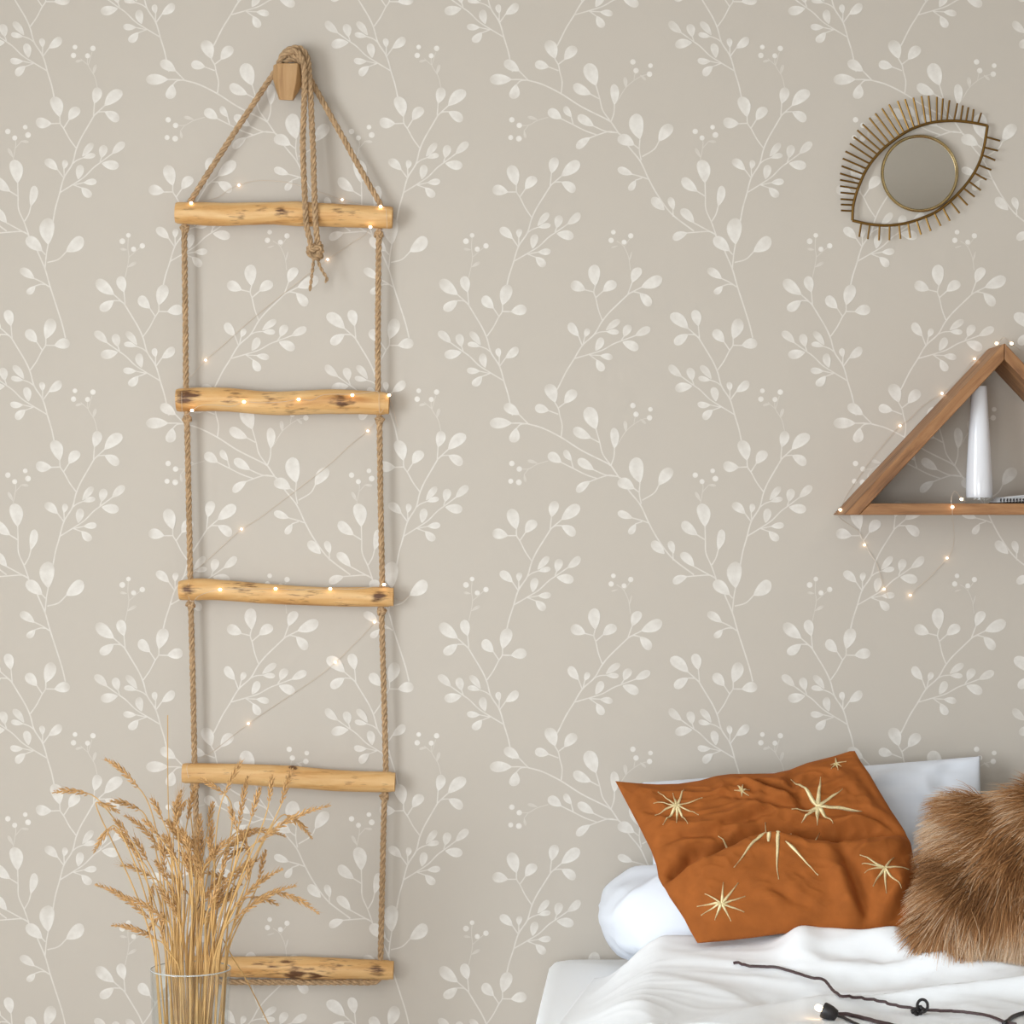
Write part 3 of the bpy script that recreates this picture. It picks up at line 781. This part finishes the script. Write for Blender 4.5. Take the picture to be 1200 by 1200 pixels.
def cflat(u, v):
    a, b, l, r = eT(u), eB(u), eL(v), eR(v); c00, c10, c11, c01 = eT(0), eT(1), eB(1), eB(0)
    q = [(1-v)*a[i]+v*b[i]+(1-u)*l[i]+u*r[i]-((1-u)*(1-v)*c00[i]+u*(1-v)*c10[i]+u*v*c11[i]+(1-u)*v*c01[i]) for i in (0, 1)]
    d = (1-u)*(1-v)*cd_[0]+u*(1-v)*cd_[1]+u*v*cd_[2]+(1-u)*v*cd_[3]
    return P(q[0], q[1], d)
fgrid = np.array([[proj(cflat(i/80, j/80)) for i in range(81)] for j in range(81)])
def uv_flat(p):
    px, py = 700+p[0]*.35, 860+p[1]*.35
    d2 = (fgrid[:, :, 0]-px)**2 + (fgrid[:, :, 1]-py)**2
    j, i = np.unravel_index(np.argmin(d2), d2.shape); return (i/80, j/80)
# creases of the velvet: course, depth, width
FOLDS = [([(430,150),(540,190),(640,240),(700,290)], .020, .022), ([(700,285),(620,290),(520,268),(440,250)], .010, .020), ([(600,305),(500,330),(430,345),(380,375)], .013, .020),
 ([(190,400),(290,375),(400,385)], .010, .022), ([(235,490),(290,460),(350,415)], .016, .024), ([(880,130),(900,190),(950,250),(1000,290)], .010, .022),
 ([(740,320),(850,300),(950,310),(1045,335)], .012, .020), ([(800,450),(860,540),(890,620),(900,690)], .024, .030), ([(1075,460),(1050,560),(1000,640),(950,685)], .022, .026),
 ([(1140,545),(1090,600),(1020,650)], .014, .020), ([(120,250),(220,300),(330,310)], .008, .022), ([(660,130),(640,180),(655,240)], .009, .020), ([(560,560),(650,600),(760,640)], .007, .03), ([(1020,330),(1040,400),(1010,470)], .010, .022)]
FOLDS = [([uv_flat(p) for p in pts], a, w) for pts, a, w in FOLDS]
def fold_val(u, v):
    out = 0.0
    for pts, a, w in FOLDS:
        best = 9; sgn = 1; tt = 0; n = len(pts)-1
        for i in range(n):
            ax_, ay_ = pts[i]; dx, dy = pts[i+1][0]-ax_, pts[i+1][1]-ay_; L2 = dx*dx+dy*dy+1e-9
            s_ = max(0, min(1, ((u-ax_)*dx+(v-ay_)*dy)/L2)); ex, ey = u-ax_-s_*dx, v-ay_-s_*dy; dd = math.hypot(ex, ey)
            if dd < best: best = dd; sgn = 1 if dx*ey-dy*ex > 0 else -1; tt = (i+s_)/n
        if best > w*5: continue
        fade = min(1, .25+3*tt, .25+3*(1-tt)); sd = best*sgn
        out += a*fade*(-math.exp(-(sd/w)**2) + .75*math.exp(-((sd-2.0*w)/(1.4*w))**2) + .35*math.exp(-((sd+2.2*w)/(1.6*w))**2))
    return out
def cdisp(u, v, nrm):
    e = min(1, min(u, 1-u, v, 1-v)*8); e2 = min(1, min(u, 1-u)*12+.35)
    t = v - vcrease(u)
    val = 0.0
    # lower half folds forward over a deep valley
    if t < 0: val -= .042*math.exp(-(t/.075)**2)
    else: val += -.042 + .082*(1-math.exp(-(t/.030)**1.6)) - .03*max(0, t-.10)/.4
    val *= (.25+.75*e)*e2*(1-.45*max(0, u-.55)/.45)
    q = Vector((u, v, 0)); wx = noise.noise(q*4)*.12
    sof = 1-.6*max(0, min(1, (t-.06)/.12))
    val += e*sof*.0105*(ridge(Vector((u*4.5+v*3+wx*6, v*9-u*2.5, 4.4)))**2-.4)
    val += e*sof*.0058*(ridge(Vector((u*13+v*6+wx*9, v*17-u*5, 1.7)))**2-.4)
    val += e*fold_val(u, v)
    return nrm*val
cc = [P(*eT(0), cd_[0]), P(*eT(1), cd_[1]), P(*eB(1), cd_[2]), P(*eB(0), cd_[3])]
V, F, cfs, cn = pillow(cc, .056, .034, cdisp, n=140, pinch=.05, flatf=cflat)
cus = empty('velvet_cushion', (cc[3]+cc[2])/2, 'rust velvet cushion embroidered with golden stars', 'cushion')
cover = mesh_obj('cover', V, F, M['velvet'], cus, sharp=0)
GU = 150
grid = np.array([[proj(cfs(i/GU, j/GU)) for i in range(GU+1)] for j in range(GU+1)])
def uv_of(px, py):
    d2 = (grid[:, :, 0]-px)**2 + (grid[:, :, 1]-py)**2
    j, i = np.unravel_index(np.argmin(d2), d2.shape); return (i/GU, j/GU)
def star(c, tips, w, start=.0):
    m_ = MB(); k = .35
    cu = uv_of(700+c[0]*k, 860+c[1]*k)
    for t in tips:
        if len(t) == 4: a = uv_of(700+t[0]*k, 860+t[1]*k); b = uv_of(700+t[2]*k, 860+t[3]*k)
        else: a = cu; b = uv_of(700+t[0]*k, 860+t[1]*k)
        du, dv_ = b[0]-a[0], b[1]-a[1]; L_ = math.hypot(du, dv_)
        if L_ < 1e-4: continue
        nu_, nv_ = -dv_/L_, du/L_; V = []; n = 14
        for i in range(n+1):
            s = i/n; ww = .78*w*(1.0-s)**.8*(.35+.65*min(1, s*6)) + .0006
            for sg in (-1, 0, 1):
                u = min(.99, max(.01, a[0]+du*s+nu_*ww*sg)); v = min(.99, max(.01, a[1]+dv_*s+nv_*ww*sg))
                V.append(cfs(u, v) + cn*(.0012+.0012*(sg == 0)))
        m_.add(V, [(3*i+q, 3*i+q+1, 3*i+4+q, 3*i+3+q) for i in range(n) for q in (0, 1)])
    o = m_.build('embroidered_star', M['thread'], cover)
    so = o.modifiers.new('thick', 'SOLIDIFY'); so.thickness = .0015
star((735,245), [(648,152),(747,145),(822,183),(885,262),(790,303),(737,308),(680,297),(650,252)], .013)
star((268,238), [(205,195),(290,185),(350,215),(340,272),(303,300),(265,300),(220,303),(193,273),(187,235),(255,200)], .0075)
star((485,190), [(457,190),(487,170),(510,188),(505,207),(486,210),(468,177)], .0055)
star((800,100), [(780,106),(797,80),(832,94),(818,108),(804,124),(784,116)], .0055)
star((600,365), [(590,368,455,447),(600,362,605,490),(630,362,742,475),(612,358,650,335),(680,347,742,332),(572,360,560,298),(480,368,405,345)], .011)
star((417,567), [(333,578),(345,608),(395,625),(450,625),(493,597),(497,543),(472,500),(420,500),(360,535)], .0075)
star((965,445), [(880,405),(882,435),(893,470),(922,513),(966,535),(1017,520),(1042,456),(993,415)], .0075)

# ---- long haired fur cushion
fc = [P(1122, 942, .30), P(1330, 915, .27), P(1350, 1132, .52), P(1090, 1095, .53)]
V, F, ffs, fn = pillow(fc, .075, .05, None, n=26, pinch=.02, power=2.2)
fur_c = empty('fur_cushion', (fc[3]+fc[2])/2, 'shaggy brown long-haired fur cushion beside the rust cushion', 'cushion')
fur_cover = mesh_obj('cover', V, F, M['hide'], fur_c, sharp=0)
rf = random.Random(11); NS = 36000; SEG = 4
fv = np.zeros((NS, (SEG+1)*2, 3)); fa = np.zeros((NS, (SEG+1)*2))
eps = .02
samples = []
for s in range(NS):
    u = rf.random(); v = rf.random()
    if rf.random() < .16:      # rows along the rim
        if rf.random() < .5: u = rf.choice((0.003, .03))*rf.random()*2
        else: v = rf.choice((rf.random()*.04, 1-rf.random()*.04))
    samples.append((u, v))
cgrid = [[ffs(i/60, j/60) for i in range(61)] for j in range(61)]
for s, (u, v) in enumerate(samples):
    i = min(59, int(u*60)); j = min(59, int(v*60))
    p = cgrid[j][i]; a = cgrid[j][i+1]-p; b = cgrid[j+1][i]-p
    fu = u*60-i; fvv = v*60-j
    p0 = p + a*fu + b*fvv
    nl = a.cross(b)
    nl = nl.normalized() if nl.length > 1e-9 else fn
    if nl.y > 0: nl = -nl
    # comb: leftwards at the top, falling down lower, with whorls
    nz = noise.noise(Vector((p0.x*8, p0.z*8, 1))); nz2 = noise.noise(Vector((p0.x*8, p0.z*8, 7)))
    clump = noise.noise(Vector((p0.x*38, p0.z*38, 3)))
    comb = Vector((-.75+.5*v+.85*nz, -.10, -.05-.85*v+.85*nz2))
    edge_out = Vector((0, 0, 0))
    if u < .08: edge_out += Vector((-1, 0, -.1))*(.08-u)/.08*.6
    if v < .08: edge_out += Vector((-.1, 0, 1))*(.08-v)/.08*.5
    if v > .92: edge_out += Vector((-.2, -.2, -.5))*(v-.92)/.08*.6
    dirv = (nl*(.42+.25*rf.random()) + comb*1.0 + edge_out + Vector((rf.gauss(0, .13), rf.gauss(0, .13), rf.gauss(0, .13))) + Vector((clump*.55, 0, -clump*.45))).normalized()
    Ln = .050+.038*rf.random()
    side = dirv.cross(Vector((rf.gauss(0, .4), -1, rf.gauss(0, .4)))).normalized()
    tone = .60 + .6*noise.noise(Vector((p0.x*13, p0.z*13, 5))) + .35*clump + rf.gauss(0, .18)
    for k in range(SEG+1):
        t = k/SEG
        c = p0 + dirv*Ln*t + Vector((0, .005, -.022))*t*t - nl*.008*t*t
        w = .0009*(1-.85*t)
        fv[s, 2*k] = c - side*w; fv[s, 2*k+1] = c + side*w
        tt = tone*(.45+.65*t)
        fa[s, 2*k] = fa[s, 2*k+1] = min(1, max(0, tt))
og = np.array(ORG[fur_c.name])
me = bpy.data.meshes.new('fur')
nvp = (SEG+1)*2
idx = np.arange(NS)[:, None, None]*nvp + np.array([[2*k, 2*k+1, 2*k+3, 2*k+2] for k in range(SEG)])[None]
me.vertices.add(NS*nvp); me.vertices.foreach_set('co', (fv.reshape(-1, 3)-og).ravel())
nf = NS*SEG
me.loops.add(nf*4); me.loops.foreach_set('vertex_index', idx.reshape(-1))
me.polygons.add(nf); me.polygons.foreach_set('loop_start', np.arange(nf)*4)
me.update(calc_edges=True)
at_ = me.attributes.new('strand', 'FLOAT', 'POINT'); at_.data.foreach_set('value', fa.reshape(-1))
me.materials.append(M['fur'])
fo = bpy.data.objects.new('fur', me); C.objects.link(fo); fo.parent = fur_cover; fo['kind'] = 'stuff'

# ------------------------------------------------------------------ festoon string light on the duvet
cam_p = Vector((0, -D, CZ))
def on_duvet(px, py, lift):
    dirp = P(px, py, 0) - cam_p
    best = None
    for k in range(0, 700):
        d = 1.0 - k*.001
        p = cam_p + dirp*((D-d)/D)
        if p.z <= duvet_z(p.x, d) + lift: return Vector((p.x, p.y, duvet_z(p.x, d)+lift))
    return P(px, py, .45)
fk = lambda x, y: (840+x*.3, 1080+y*.3)
fes = empty('string_light', on_duvet(*fk(435, 360), .0), 'dark cable of string lights trailing across the white duvet', 'string light')
def cab(pts, r=.0027):
    w = [on_duvet(*fk(*p), r) for p in pts]; w = catmull(w, .006)
    w = [Vector((p.x, p.y, max(duvet_z(p.x+ox, -p.y+od) for ox in (-.004, 0, .004) for od in (-.004, 0, .004))+r)) for p in w]
    for _ in range(60):                              # a cable bridges the hollows between folds
        for i in range(4, len(w)-4): w[i].z = max(w[i].z, (w[i-4].z+w[i+4].z)/2-.0002)
    return tube(w, r, 7)
c1 = cab([(65,168),(85,165),(105,178),(130,187),(185,184),(240,185),(300,205),(370,250),(420,270),(470,285),(540,310),(600,330),(650,345),(690,352),(780,356),(860,358),(940,361),(1000,366),(1060,376),(1120,391),(1170,402)])
c1.build('cable', M['cable'], fes)
cab([(1120,400),(1135,390),(1150,378),(1170,366),(1200,358),(1260,350)], .0036).build('cable', M['black'], fes)
cab([(455,362),(500,362),(545,370),(600,386),(650,398),(720,412)], .0034).build('cable', M['cable'], fes)
cab([(460,366),(495,376),(530,395),(580,415)], .0026).build('cable', M['black'], fes)
kc = on_duvet(*fk(785, 352), .006)
knot_mb(kc, .010, .0030, .3).build('cable_knot', M['black'], fes)
lp = [kc + Vector((.008+.009*math.cos(a), 0, .010+.011*math.sin(a))) for a in np.linspace(0, 2*math.pi, 20)]
tube(lp, .0026, 7).build('cable_loop', M['black'], fes)
s0 = on_duvet(*fk(432, 352), .014); ax = Vector((-.90, .25, .35)).normalized()
def along(base, ax, prof_, seg=20):
    o1 = ax.cross(Vector((0, 0, 1))).normalized(); o2 = ax.cross(o1); V = []; F = []
    for (r, h) in prof_:
        for k in range(seg):
            a = 2*math.pi*k/seg; V.append(base + ax*h + (o1*math.cos(a)+o2*math.sin(a))*r)
    n = len(prof_)
    F = [(i*seg+k, i*seg+(k+1) % seg, (i+1)*seg+(k+1) % seg, (i+1)*seg+k) for i in range(n-1) for k in range(seg)]
    F += [tuple(range(seg))[::-1], tuple((n-1)*seg+k for k in range(seg))]
    m_ = MB(); m_.add(V, F); return m_
sock = along(s0, ax, [(.004,-.018),(.009,-.016),(.0125,-.006),(.0135,.002),(.0135,.007),(.012,.009),(.006,.0092)]).build('socket', M['black'], fes)
along(s0, ax, [(.003,.0093),(.0048,.0115),(.0055,.015),(.0050,.0185),(.0035,.021),(.001,.022)]).build('bulb', M['bulb'], sock)

# ------------------------------------------------------------------ fairy lights
def fairy(root, runs, leds):
    for r_ in runs:
        tube(catmull([P(*p) for p in r_], .006), .00045, 5).build('wire', M['wire'], root)
    for (x, y, d) in leds:
        sphere(P(x, y, d), .0030 if d > .02 else .0021, 10, 7, scale=(1.15, 1, .95)).build('bulb', M['led'], root)
FR = .058
fl1 = empty('fairy_lights', P(335, 700, .05), 'copper wire fairy lights wound around the rope ladder rungs', 'fairy lights')
runs1 = [
 [(224,238,.048),(232,236,.036),(246,234,.02),(258,230,.004),(268,222,.004),(280,217,.004),(300,212,.004),(330,213,.004),(360,220,.004),(385,229,.004),(401,234,.006),(425,240,.03),(446,242,.046),(452,245,.056),(453,255,.058),(453,268,.052),(446,270,.044),(434,267,.050),(428,275,.02),(415,283,.004),(402,292,.004),(384,304,.004),(350,330,.003),(300,370,.003),(262,404,.003),(241,422,.004),(225,440,.004),(214,453,.03),(213,462,.058),(213,474,.058),(214,484,.05),(219,486,.052),(225,481,.058),(236,475,.0585),(255,475,.0585),(272,476,.0585),(286,471,.0592),(305,472,.0585),(330,471,.0585),(350,468,.0592),(365,469,.0585),(375,464,.0588),(385,462,.058),(413,462,.0575),(430,460,.054),(443,459,.054),(444,470,.0585),(445,484,.052),(450,478,.05),(456,464,.05)],
 [(456,464,.05),(461,480,.02),(466,500,.004)],
 [(446,488,.03),(431,505,.004),(410,522,.003),(385,545,.003),(340,580,.003),(300,610,.003),(283,620,.004),(250,650,.003),(222,676,.01),(221,684,.05),(221,700,.05),(226,705,.05),(232,699,.053),(244,694,.054),(258,691,.0555),(280,690,.054),(302,690,.054),(323,690,.054),(350,691,.053),(387,690,.051),(420,690,.048),(450,685,.046)],
 [(461,700,.03),(470,704,.004),(480,698,.003)],
 [(446,715,.02),(439,729,.004),(420,750,.003),(393,776,.004),(373,793,.003),(340,815,.003),(310,835,.003),(291,848,.004),(250,880,.003),(226,893,.03),(219,898,.056),(221,912,.057)],
]
leds1 = [(224,238,.050),(280,217,.005),(401,234,.007),(446,242,.050),(434,266,.052),(384,304,.005),(241,422,.005),(225,481,.060),(286,471,.061),(350,468,.061),(413,463,.060),(456,463,.052),(431,505,.005),(283,620,.005),(258,691,.057),(323,690,.056),(387,690,.053),(450,685,.048),(439,729,.005),(393,776,.005),(291,848,.005)]
fairy(fl1, runs1, leds1)
fl2 = empty('fairy_lights', P(1110, 590, .1), 'copper wire fairy lights draped over the triangular wooden shelf', 'fairy lights')
c6 = lambda x, y, d: (940+x*.21667, 370+y*.21667, d)
c7 = lambda x, y, d: (970+x*.19167, 560+y*.19167, d)
runs2 = [
 [c6(1180,190,.02), c6(1133,150,.03), c6(1090,118,.05), c6(1055,152,.02), c6(990,190,.006), c6(933,232,.004), c6(840,350,.004), c6(757,420,.004), c6(650,490,.004), c6(580,560,.004), c6(530,595,.004), c6(470,660,.004), c6(400,745,.004), c6(350,810,.004), c6(250,960,.006), c6(207,1048,.06)],
 [c7(45,205,.05), c7(90,258,.004), c7(190,330,.004), c7(225,410,.004), c7(300,530,.004), c7(345,680,.004), c7(370,740,.004)],
 [c6(885,1005,.15), c6(862,990,.15), c6(840,962,.155), c6(825,948,.158), c6(812,970,.164), c6(806,1005,.166), c6(813,1035,.166), c6(812,1060,.166), c6(815,1100,.15), c6(822,1180,.10)],
 [c6(822,1180,.10), c7(770,400,.02), c7(758,445,.005), c7(730,490,.004), c7(650,580,.004), c7(600,630,.004), c7(540,680,.004), c7(505,718,.004)],
]
leds2 = [c6(207,1050,.062), c6(530,595,.005), c6(757,420,.005), c6(933,233,.006), c6(1052,150,.024), c6(1133,150,.034), c6(862,992,.152), c6(813,1035,.168), c7(225,410,.005), c7(345,680,.005), c7(730,490,.005), c7(505,718,.005)]
fairy(fl2, runs2, leds2)

# ------------------------------------------------------------------ glass vase and wheat
VD = .50; vk = S*(D-VD)/D
vcx = P(223.5, 1135, VD).x; rimz = P(223, 1135, VD).z; rr0 = 47.5*vk
va = empty('glass_vase', (vcx, -VD, .0), 'tall clear glass cylinder vase on the floor holding wheat', 'vase')
rb = rr0*.76; w_ = .0032
vbody = lathe([(.0005, .0005), (rb-.004, .0005), (rb, .005), (rr0-.001, rimz-.002), (rr0-.0012, rimz-.0004), (rr0-w_*.5, rimz), (rr0-w_, rimz-.0006), (rb-w_, .024), (rb-w_-.004, .020), (.0005, .019)], vcx, -VD, 64).build('body', M['glass'], va)

def rimglass():
    m, N, L, b = mat('glass_rim')
    b.inputs['Base Color'].default_value = (.82, .86, .86, 1); b.inputs['Roughness'].default_value = .08; b.inputs['Transmission Weight'].default_value = .55
    return m
rp = [Vector((vcx+(rr0-w_*.5)*math.cos(a), -VD+(rr0-w_*.5)*math.sin(a), rimz)) for a in np.linspace(0, 2*math.pi, 73)]
tube(rp, .0013, 7, False).build('rim', rimglass(), vbody)
rw = random.Random(5)
def kernel(mb, c, axd, ln, wd):
    axd = axd.normalized(); o1 = axd.cross(Vector((.3, .9, .2))).normalized(); o2 = axd.cross(o1); V = [c]; 
    for h, r in ((.22, .75), (.5, 1.0), (.78, .6)):
        for k in range(5):
            a = 2*math.pi*k/5; V.append(c + axd*ln*h + (o1*math.cos(a)+o2*math.sin(a)*.8)*wd*r)
    V.append(c + axd*ln); F = [(0, 1+(k+1) % 5, 1+k) for k in range(5)]
    for q in (0, 1): F += [(1+q*5+k, 1+q*5+(k+1) % 5, 6+q*5+(k+1) % 5, 6+q*5+k) for k in range(5)]
    F += [(11+k, 11+(k+1) % 5, 16) for k in range(5)]
    mb.add(V, F)
WL = 'dried golden wheat stalk standing in the clear glass vase'
def stalk(neck, tip, bend=None, awn=.012, label=WL, group='wheat stalks in the glass vase', fat=1.0, stem_r=.0022):
    ang_ = rw.uniform(0, 2*math.pi)
    # foot inside the vase, fanning out through the rim
    nx_ = (neck.x-vcx); ny_ = (neck.y+VD)
    k = min(1, .86*rr0/max(1e-6, math.hypot(nx_, ny_)*.55))
    rim = Vector((vcx + nx_*min(.55, k*.55) + rw.uniform(-.016, .016), -VD + ny_*min(.55, k*.55) + rw.uniform(-.02, .02), rimz))
    rv = Vector((rim.x-vcx, rim.y+VD, 0)); lim = rr0*.88
    if rv.length > lim: rv *= lim/rv.length; rim = Vector((vcx+rv.x, -VD+rv.y, rimz))
    ft = Vector((vcx + rv.x*rw.uniform(-.35, .55) + rw.uniform(-.022, .022), -VD + rv.y*.2 + rw.uniform(-.025, .025), .03))
    f2 = Vector((ft.x-vcx, ft.y+VD, 0))
    if f2.length > rb*.75: f2 *= rb*.75/f2.length; ft = Vector((vcx+f2.x, -VD+f2.y, .03))
    ee = (tip-neck).normalized()
    if ee.z < -.12: label, group = 'wheat stalk in the glass vase with a drooping ear', 'drooping wheat ears'
    elif ee.z < .55: label, group = 'wheat stalk in the glass vase with an ear leaning out sideways', 'sideways wheat ears'
    else: label, group = 'wheat stalk in the glass vase with a nearly upright ear', 'upright wheat ears'
    root = empty('wheat_stalk', ft, label, 'wheat', group)
    e = (tip-neck).normalized()
    outw = (neck-rim)
    Lr = (neck-rim).length
    d0 = (rim-ft).normalized()*Lr*.9 + Vector((0, 0, Lr*.25))
    d1 = e*min(.17, Lr*.75) if e.z > .3 else e*min(.10, Lr*.5)
    seg_ = []
    for q_ in range(1, 17):
        t = q_/16; t2, t3 = t*t, t*t*t
        seg_.append(rim*(2*t3-3*t2+1) + d0*(t3-2*t2+t) + neck*(-2*t3+3*t2) + d1*(t3-t2))
    path = catmull([ft, ft.lerp(rim, .55), rim] + seg_, .02)
    tube(path, lambda t, a: stem_r*(1-.45*t), 5, True).build('stem', M['straw'], root)
    # the ear: pairs of grains set alternately along a curved axis with short awns
    m_ = MB(); L_ = (tip-neck).length; n = max(7, int(L_/.0062))
    sag = Vector((0, 0, -1))*L_*.08
    o1 = e.cross(Vector((0, 1, 0)));  o1 = o1.normalized() if o1.length > .1 else Vector((1, 0, 0))
    o2 = e.cross(o1)
    ax_pts = [neck + (tip-neck)*t - sag*math.sin(math.pi*t) for t in np.linspace(0, 1, 8)]
    tube(ax_pts, .0011, 5, True, m_)
    for i in range(n):
        t = i/n; c = neck + (tip-neck)*t - sag*math.sin(math.pi*t); taper = (.75+.35*math.sin(math.pi*min(1, t*1.25)))*(1-.45*max(0, t-.6)/.4)*fat
        for q in range(3):
            aa = (q*2*math.pi/3) + (i % 2)*math.pi/3 + rw.uniform(-.3, .3)
            sd = o1*math.cos(aa) + o2*math.sin(aa)
            dk = (e + sd*rw.uniform(.38, .58)).normalized()
            kernel(m_, c + sd*.0012, dk, .0115*taper, .0019*taper)
            if awn and rw.random() < .7:
                b0 = c + sd*.0012 + dk*.010*taper; b1 = b0 + (e*1.0 + sd*.35).normalized()*awn*rw.uniform(.6, 1.5)
                m_.add([b0+o1*.0003, b0-o1*.0003, b0+o2*.0003, b1], [(0, 1, 3), (1, 2, 3), (2, 0, 3)])
    m_.build('ear', M['ear'], root)
    return root
W = lambda x, y, d: P(40+x*.3, 840+y*.3, d)
ears = [((210,300),(70,298),.46),((405,275),(275,165),.50),((410,362),(295,330),.44),((372,475),(310,400),.53),((300,430),(232,532),.55),((565,562),(455,508),.42),((462,628),(335,580),.40),
 ((480,872),(300,815),.42),((600,690),(515,612),.42),((550,420),(575,285),.50),((740,300),(640,245),.48),((745,300),(815,170),.53),((800,420),(835,230),.50),((850,390),(885,272),.56),((918,330),(930,225),.58),
 ((965,340),(1010,200),.53),((988,385),(1088,478),.47),((800,450),(985,468),.45),((880,632),(905,518),.48),((945,685),(1115,772),.50),((845,705),(957,738),.46),((830,510),(752,560),.44),((640,500),(650,378),.50),
 ((715,745),(775,702),.41),((660,755),(712,845),.40),((770,650),(665,610),.43),((462,660),(455,780),.45),((500,400),(455,318),.54),((600,400),(632,262),.47),((250,335),(335,378),.52),((560,440),(545,330),.55),
 ((700,560),(680,470),.56),((790,440),(760,350),.57),((490,470),(420,400),.56),((440,560),(385,470),.50),((840,540),(800,440),.52),((610,560),(590,450),.58),((655,640),(620,540),.57),((730,610),(760,520),.55),
 ((520,640),(470,560),.55),((830,640),(850,560),.57),((560,480),(520,400),.44),((680,430),(700,330),.43),((590,330),(545,430),.45),((640,640),(560,520),.40),((490,780),(440,850),.42),((770,500),(860,440),.47),
 ((500,870),(495,760),.55),((560,700),(575,600),.45),((710,690),(740,600),.46)]
for (a, b, d) in ears:
    nk = W(*a, d); tp = W(*b, d + rw.uniform(-.02, .02))
    bd = None
    if b[1] > a[1]+4:      # nodding ear: stem arches over before it
        e = (tp-nk).normalized(); bd = [nk + Vector((-e.x*.016, 0, -.004))]
    stalk(nk, tp, bd, awn=.007 if rw.random() < .8 else .02)
for i in range(30):          # fillers that crowd the mouth of the vase
    x = rw.gauss(620, 95); y_ = rw.uniform(480, 800); d = VD + rw.uniform(-.07, .07)
    nk = W(x, y_, d); tp = nk + Vector((rw.gauss((x-620)/2500, .022), rw.uniform(-.02, .02), rw.uniform(.03, .075)))
    stalk(nk, tp, None, awn=.008)
# two straws without an ear that stand apart
def straw(pts, label, r=.0013):
    pa = catmull([P(*p) for p in pts], .02); o = tube(pa, lambda t, a: r*(1-.3*t), 6).build('straw', M['straw']); tag(o, label, 'straw')
straw([(225,1320,.50),(212,1140,.46),(204,1060,.45),(198,960,.45),(196.5,900,.45),(196.5,838,.45)], 'long thin bare straw rising straight above the wheat ears', .0014)
straw([(222,1330,.50),(246,1200,.48),(258,1108,.47),(261,1100,.46),(266,1110,.445),(274,1124,.43),(285,1142,.42),(300,1170,.41),(316,1203,.40),(330,1235,.40)], 'bent bare straw drooping over the rim of the glass vase', .0014)
